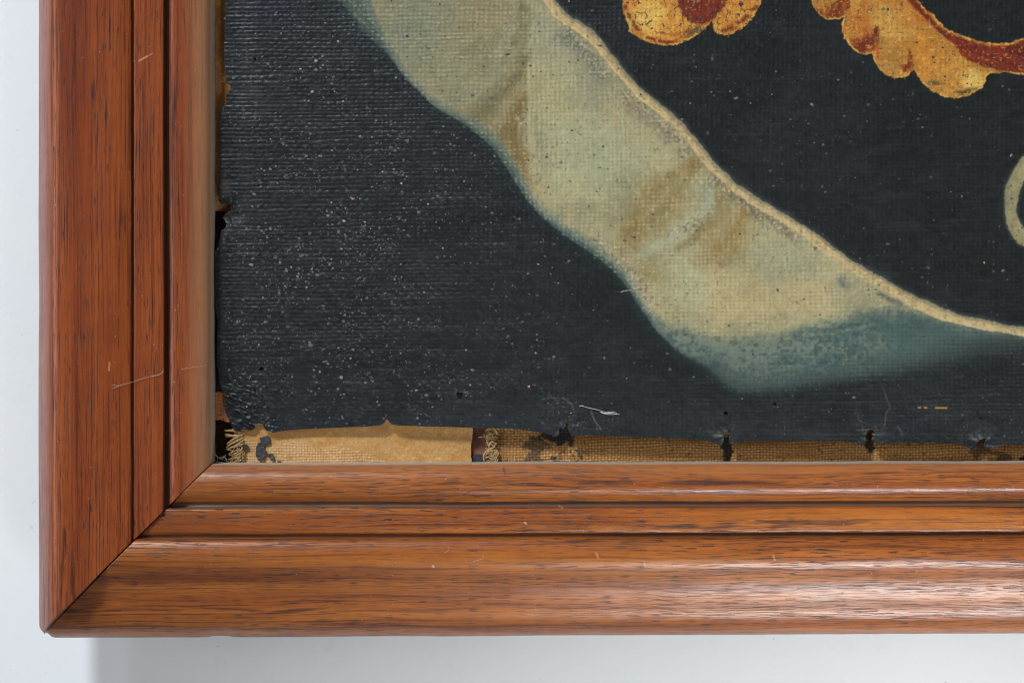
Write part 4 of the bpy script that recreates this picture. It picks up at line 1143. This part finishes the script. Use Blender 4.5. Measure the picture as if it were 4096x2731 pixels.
# ------------------------------------------------------------------ loose flakes of dark paint lying on the linen
def flake(label, poly, zb, thick=0.0007, group='paint flakes on the linen'):
    poly = np.asarray(poly, float)
    pl = smooth_poly(poly, 3, True)
    r = np.random.default_rng(int(poly.sum()))
    pl = pl + r.normal(0, 0.9, pl.shape)
    org = P(poly[:, 0].mean(), poly[:, 1].mean(), zb)
    cen = pl.mean(0)
    n_ = len(pl)
    import bmesh
    bm = bmesh.new()
    bot = [bm.verts.new(Vector(x)) for x in P(pl[:, 0], pl[:, 1], np.full(n_, zb)) - org]
    tz = zb + thick * (0.8 + 0.5 * r.random(n_))
    top = [bm.verts.new(Vector(x)) for x in P(pl[:, 0], pl[:, 1], tz) - org]
    bm.faces.new(top[::-1])
    for i in range(n_):
        j = (i + 1) % n_
        bm.faces.new((bot[i], top[i], top[j], bot[j]))
    bmesh.ops.triangulate(bm, faces=[f for f in bm.faces if len(f.verts) > 4])
    bmesh.ops.recalc_face_normals(bm, faces=bm.faces)
    me = bpy.data.meshes.new('paint_flake'); bm.to_mesh(me); bm.free(); me.materials.append(M_flake)
    o_ = bpy.data.objects.new('paint_flake', me); col_main.objects.link(o_); o_.location = org
    tag(o_, label, 'paint flake', group)
    return o_


fzv = CZ + 0.0004
flake('large S shaped grey black paint flake on the pale tan linen', [(1040, 1752), (1052, 1748), (1066, 1742), (1078, 1746), (1081, 1764), (1078, 1776), (1066, 1780), (1056, 1786), (1064, 1800), (1064, 1816), (1058, 1828), (1056, 1840), (1042, 1842), (1032, 1838), (1024, 1824), (1023, 1800), (1026, 1782), (1036, 1770), (1044, 1766)], fzv)
flake('tiny dark paint flake left of the S shaped one, beside the frayed threads', [(974, 1784), (984, 1776), (992, 1784), (990, 1794), (980, 1800), (971, 1796)], fzv)
flake('small pointed dark flake right of the foot of the S shaped flake', [(1069, 1820), (1082, 1812), (1092, 1818), (1098, 1834), (1094, 1844), (1084, 1840), (1078, 1830)], fzv)
flake('smallest dark flake touching the frame lip near the S shaped flake', [(1108, 1846), (1120, 1842), (1122, 1850), (1112, 1853)], fzv)
flake('dark lozenge shaped paint flake on coarse linen close to the lower rail', [(2202, 1828), (2210, 1824), (2226, 1826), (2229, 1831), (2218, 1838), (2202, 1837)], fzv)
flake('dark triangular paint flake on coarse linen below the widest tear', [(2298, 1798), (2316, 1796), (2320, 1806), (2317, 1818), (2308, 1808)], fzv)
flake('tiny dark crumb left of the triangular flake on coarse linen', [(2278, 1802), (2286, 1799), (2288, 1806), (2281, 1810)], fzv)

# the tack seen through one of the holes
th = P(1838, 1579, -0.0028)
V_, F_ = [], []
an = np.linspace(0, 2 * math.pi, 14, endpoint=False)
prof_t = [(0.00022, -0.0056), (0.00022, -0.0004), (0.0011, -0.0003), (0.00105, 0.0), (0.0006, 0.00028), (0.0001, 0.00034)]
tv = np.concatenate([np.stack([r_ * np.cos(an), r_ * np.sin(an), np.full(14, z_)], 1) for r_, z_ in prof_t])
tf = np.array([(i * 14 + j, i * 14 + (j + 1) % 14, (i + 1) * 14 + (j + 1) % 14, (i + 1) * 14 + j) for i in range(len(prof_t) - 1) for j in range(14)])
o = mesh_np('tack', tv, [tf, np.array([[len(tv) - 14 + j for j in range(14)]])], M_tack)
o.location = th
tag(o, 'small grey tack head showing through a hole in the dark canvas', 'tack')


# ------------------------------------------------------------------ lint, hairs and cobweb
def fibre_thing(name, label, lines, mat, cat, group=None):
    parts_ = []
    for pts, zs, r_ in lines:
        pts = np.asarray(pts, float)
        zs = np.broadcast_to(np.asarray(zs, float), (len(pts),))
        sm = smooth_poly(np.column_stack([pts, zs]), 5)
        parts_.append(tube(P(sm[:, 0], sm[:, 1], sm[:, 2]), r_ * U, r_ * U * 0.6, 5))
    v_, f_ = join_parts(parts_)
    org = v_.mean(0)
    o_ = mesh_np(name, v_ - org, f_, mat); o_.location = org
    tag(o_, label, cat, group)
    return o_


cz = float(canvas_z(2400, 1640)) + 0.0005
fibre_thing('lint', 'bright white strand of lint lying on the dark canvas above the torn edge',
            [([(2318, 1624), (2326, 1622), (2345, 1628), (2375, 1635), (2400, 1641), (2425, 1648), (2450, 1652), (2478, 1657)], cz, 1.3),
             ([(2317, 1630), (2322, 1622), (2334, 1623)], cz, 1.8), ([(2400, 1646), (2420, 1652), (2440, 1651), (2462, 1655)], cz + .0002, 1.5),
             ([(2430, 1648), (2448, 1646), (2462, 1649), (2468, 1654)], cz + .0003, 1.1), ([(2406, 1650), (2430, 1656), (2450, 1657), (2470, 1656)], cz, 1.3)], M_lint, 'lint')
cz2 = float(canvas_z(2520, 1160)) + 0.0005
fibre_thing('lint', 'thin whitish fibre crossing the lower edge of the olive ribbon',
            [([(2482, 1169), (2500, 1164), (2530, 1158), (2560, 1150), (2585, 1147)], cz2, 0.7), ([(2484, 1171), (2492, 1163), (2510, 1161)], cz2, 0.9)], M_lint, 'lint')
fz_ = 0.0098
fibre_thing('hair', 'fine pale hair bridging the dark groove of the left rail',
            [([(450, 1553), (480, 1541), (520, 1530), (560, 1517), (600, 1505), (630, 1498), (648, 1488), (655, 1479)], [0.0122, 0.0120, 0.0110, 0.0100, 0.0100, 0.0098, 0.0096, 0.0094], 0.6),
             ([(610, 1504), (632, 1500), (646, 1494), (654, 1484)], 0.0099, 0.8), ([(450, 1538), (475, 1542), (505, 1533)], 0.0128, 0.5)], M_hair, 'hair')
fibre_thing('hair', 'short faint hair on the pale inner bead of the left rail',
            [([(725, 1476), (760, 1470), (800, 1465), (828, 1459)], [0.0104, 0.0106, 0.0098, 0.008], 0.5)], M_hair, 'hair')
fibre_thing('hair', 'curled short hair on the broad outer curve of the lower rail',
            [([(1893, 2245), (1915, 2238), (1932, 2232), (1935, 2222), (1932, 2212)], 0.0125, 0.5), ([(1774, 2210), (1790, 2203), (1797, 2192)], 0.0128, 0.5)], M_lint, 'hair')
fibre_thing('cobweb', 'wispy grey cobweb in the dark inner corner of the frame',
            [([(850, 1815), (862, 1820), (872, 1828), (890, 1826), (905, 1818)], [-.001, -.002, -.003, -.003, -.005], 1.2), ([(855, 1800), (864, 1818), (880, 1834), (896, 1838), (915, 1846)], [-.001, -.002, -.003, -.004, -.005], 1.0),
             ([(862, 1818), (870, 1832), (868, 1846), (860, 1852)], [-.002, -.003, -.002, -.001], 0.9), ([(876, 1830), (892, 1830), (902, 1824)], -.0035, 2.2), ([(866, 1846), (885, 1848), (905, 1852), (930, 1853)], [-.002, -.003, -.003, -.003], 1.3),
             ([(880, 1836), (886, 1826), (900, 1830), (908, 1840)], -.0036, 1.4)], M_hair, 'cobweb')
tfz = CZ + 0.0006
fibre_thing('lint', 'pale loose thread end on the coarse linen at the frame lip',
            [([(2260, 1838), (2272, 1840), (2282, 1846), (2289, 1850)], [tfz, tfz + .0006, tfz + .001, tfz + .001], 1.6)], M_lint, 'lint')
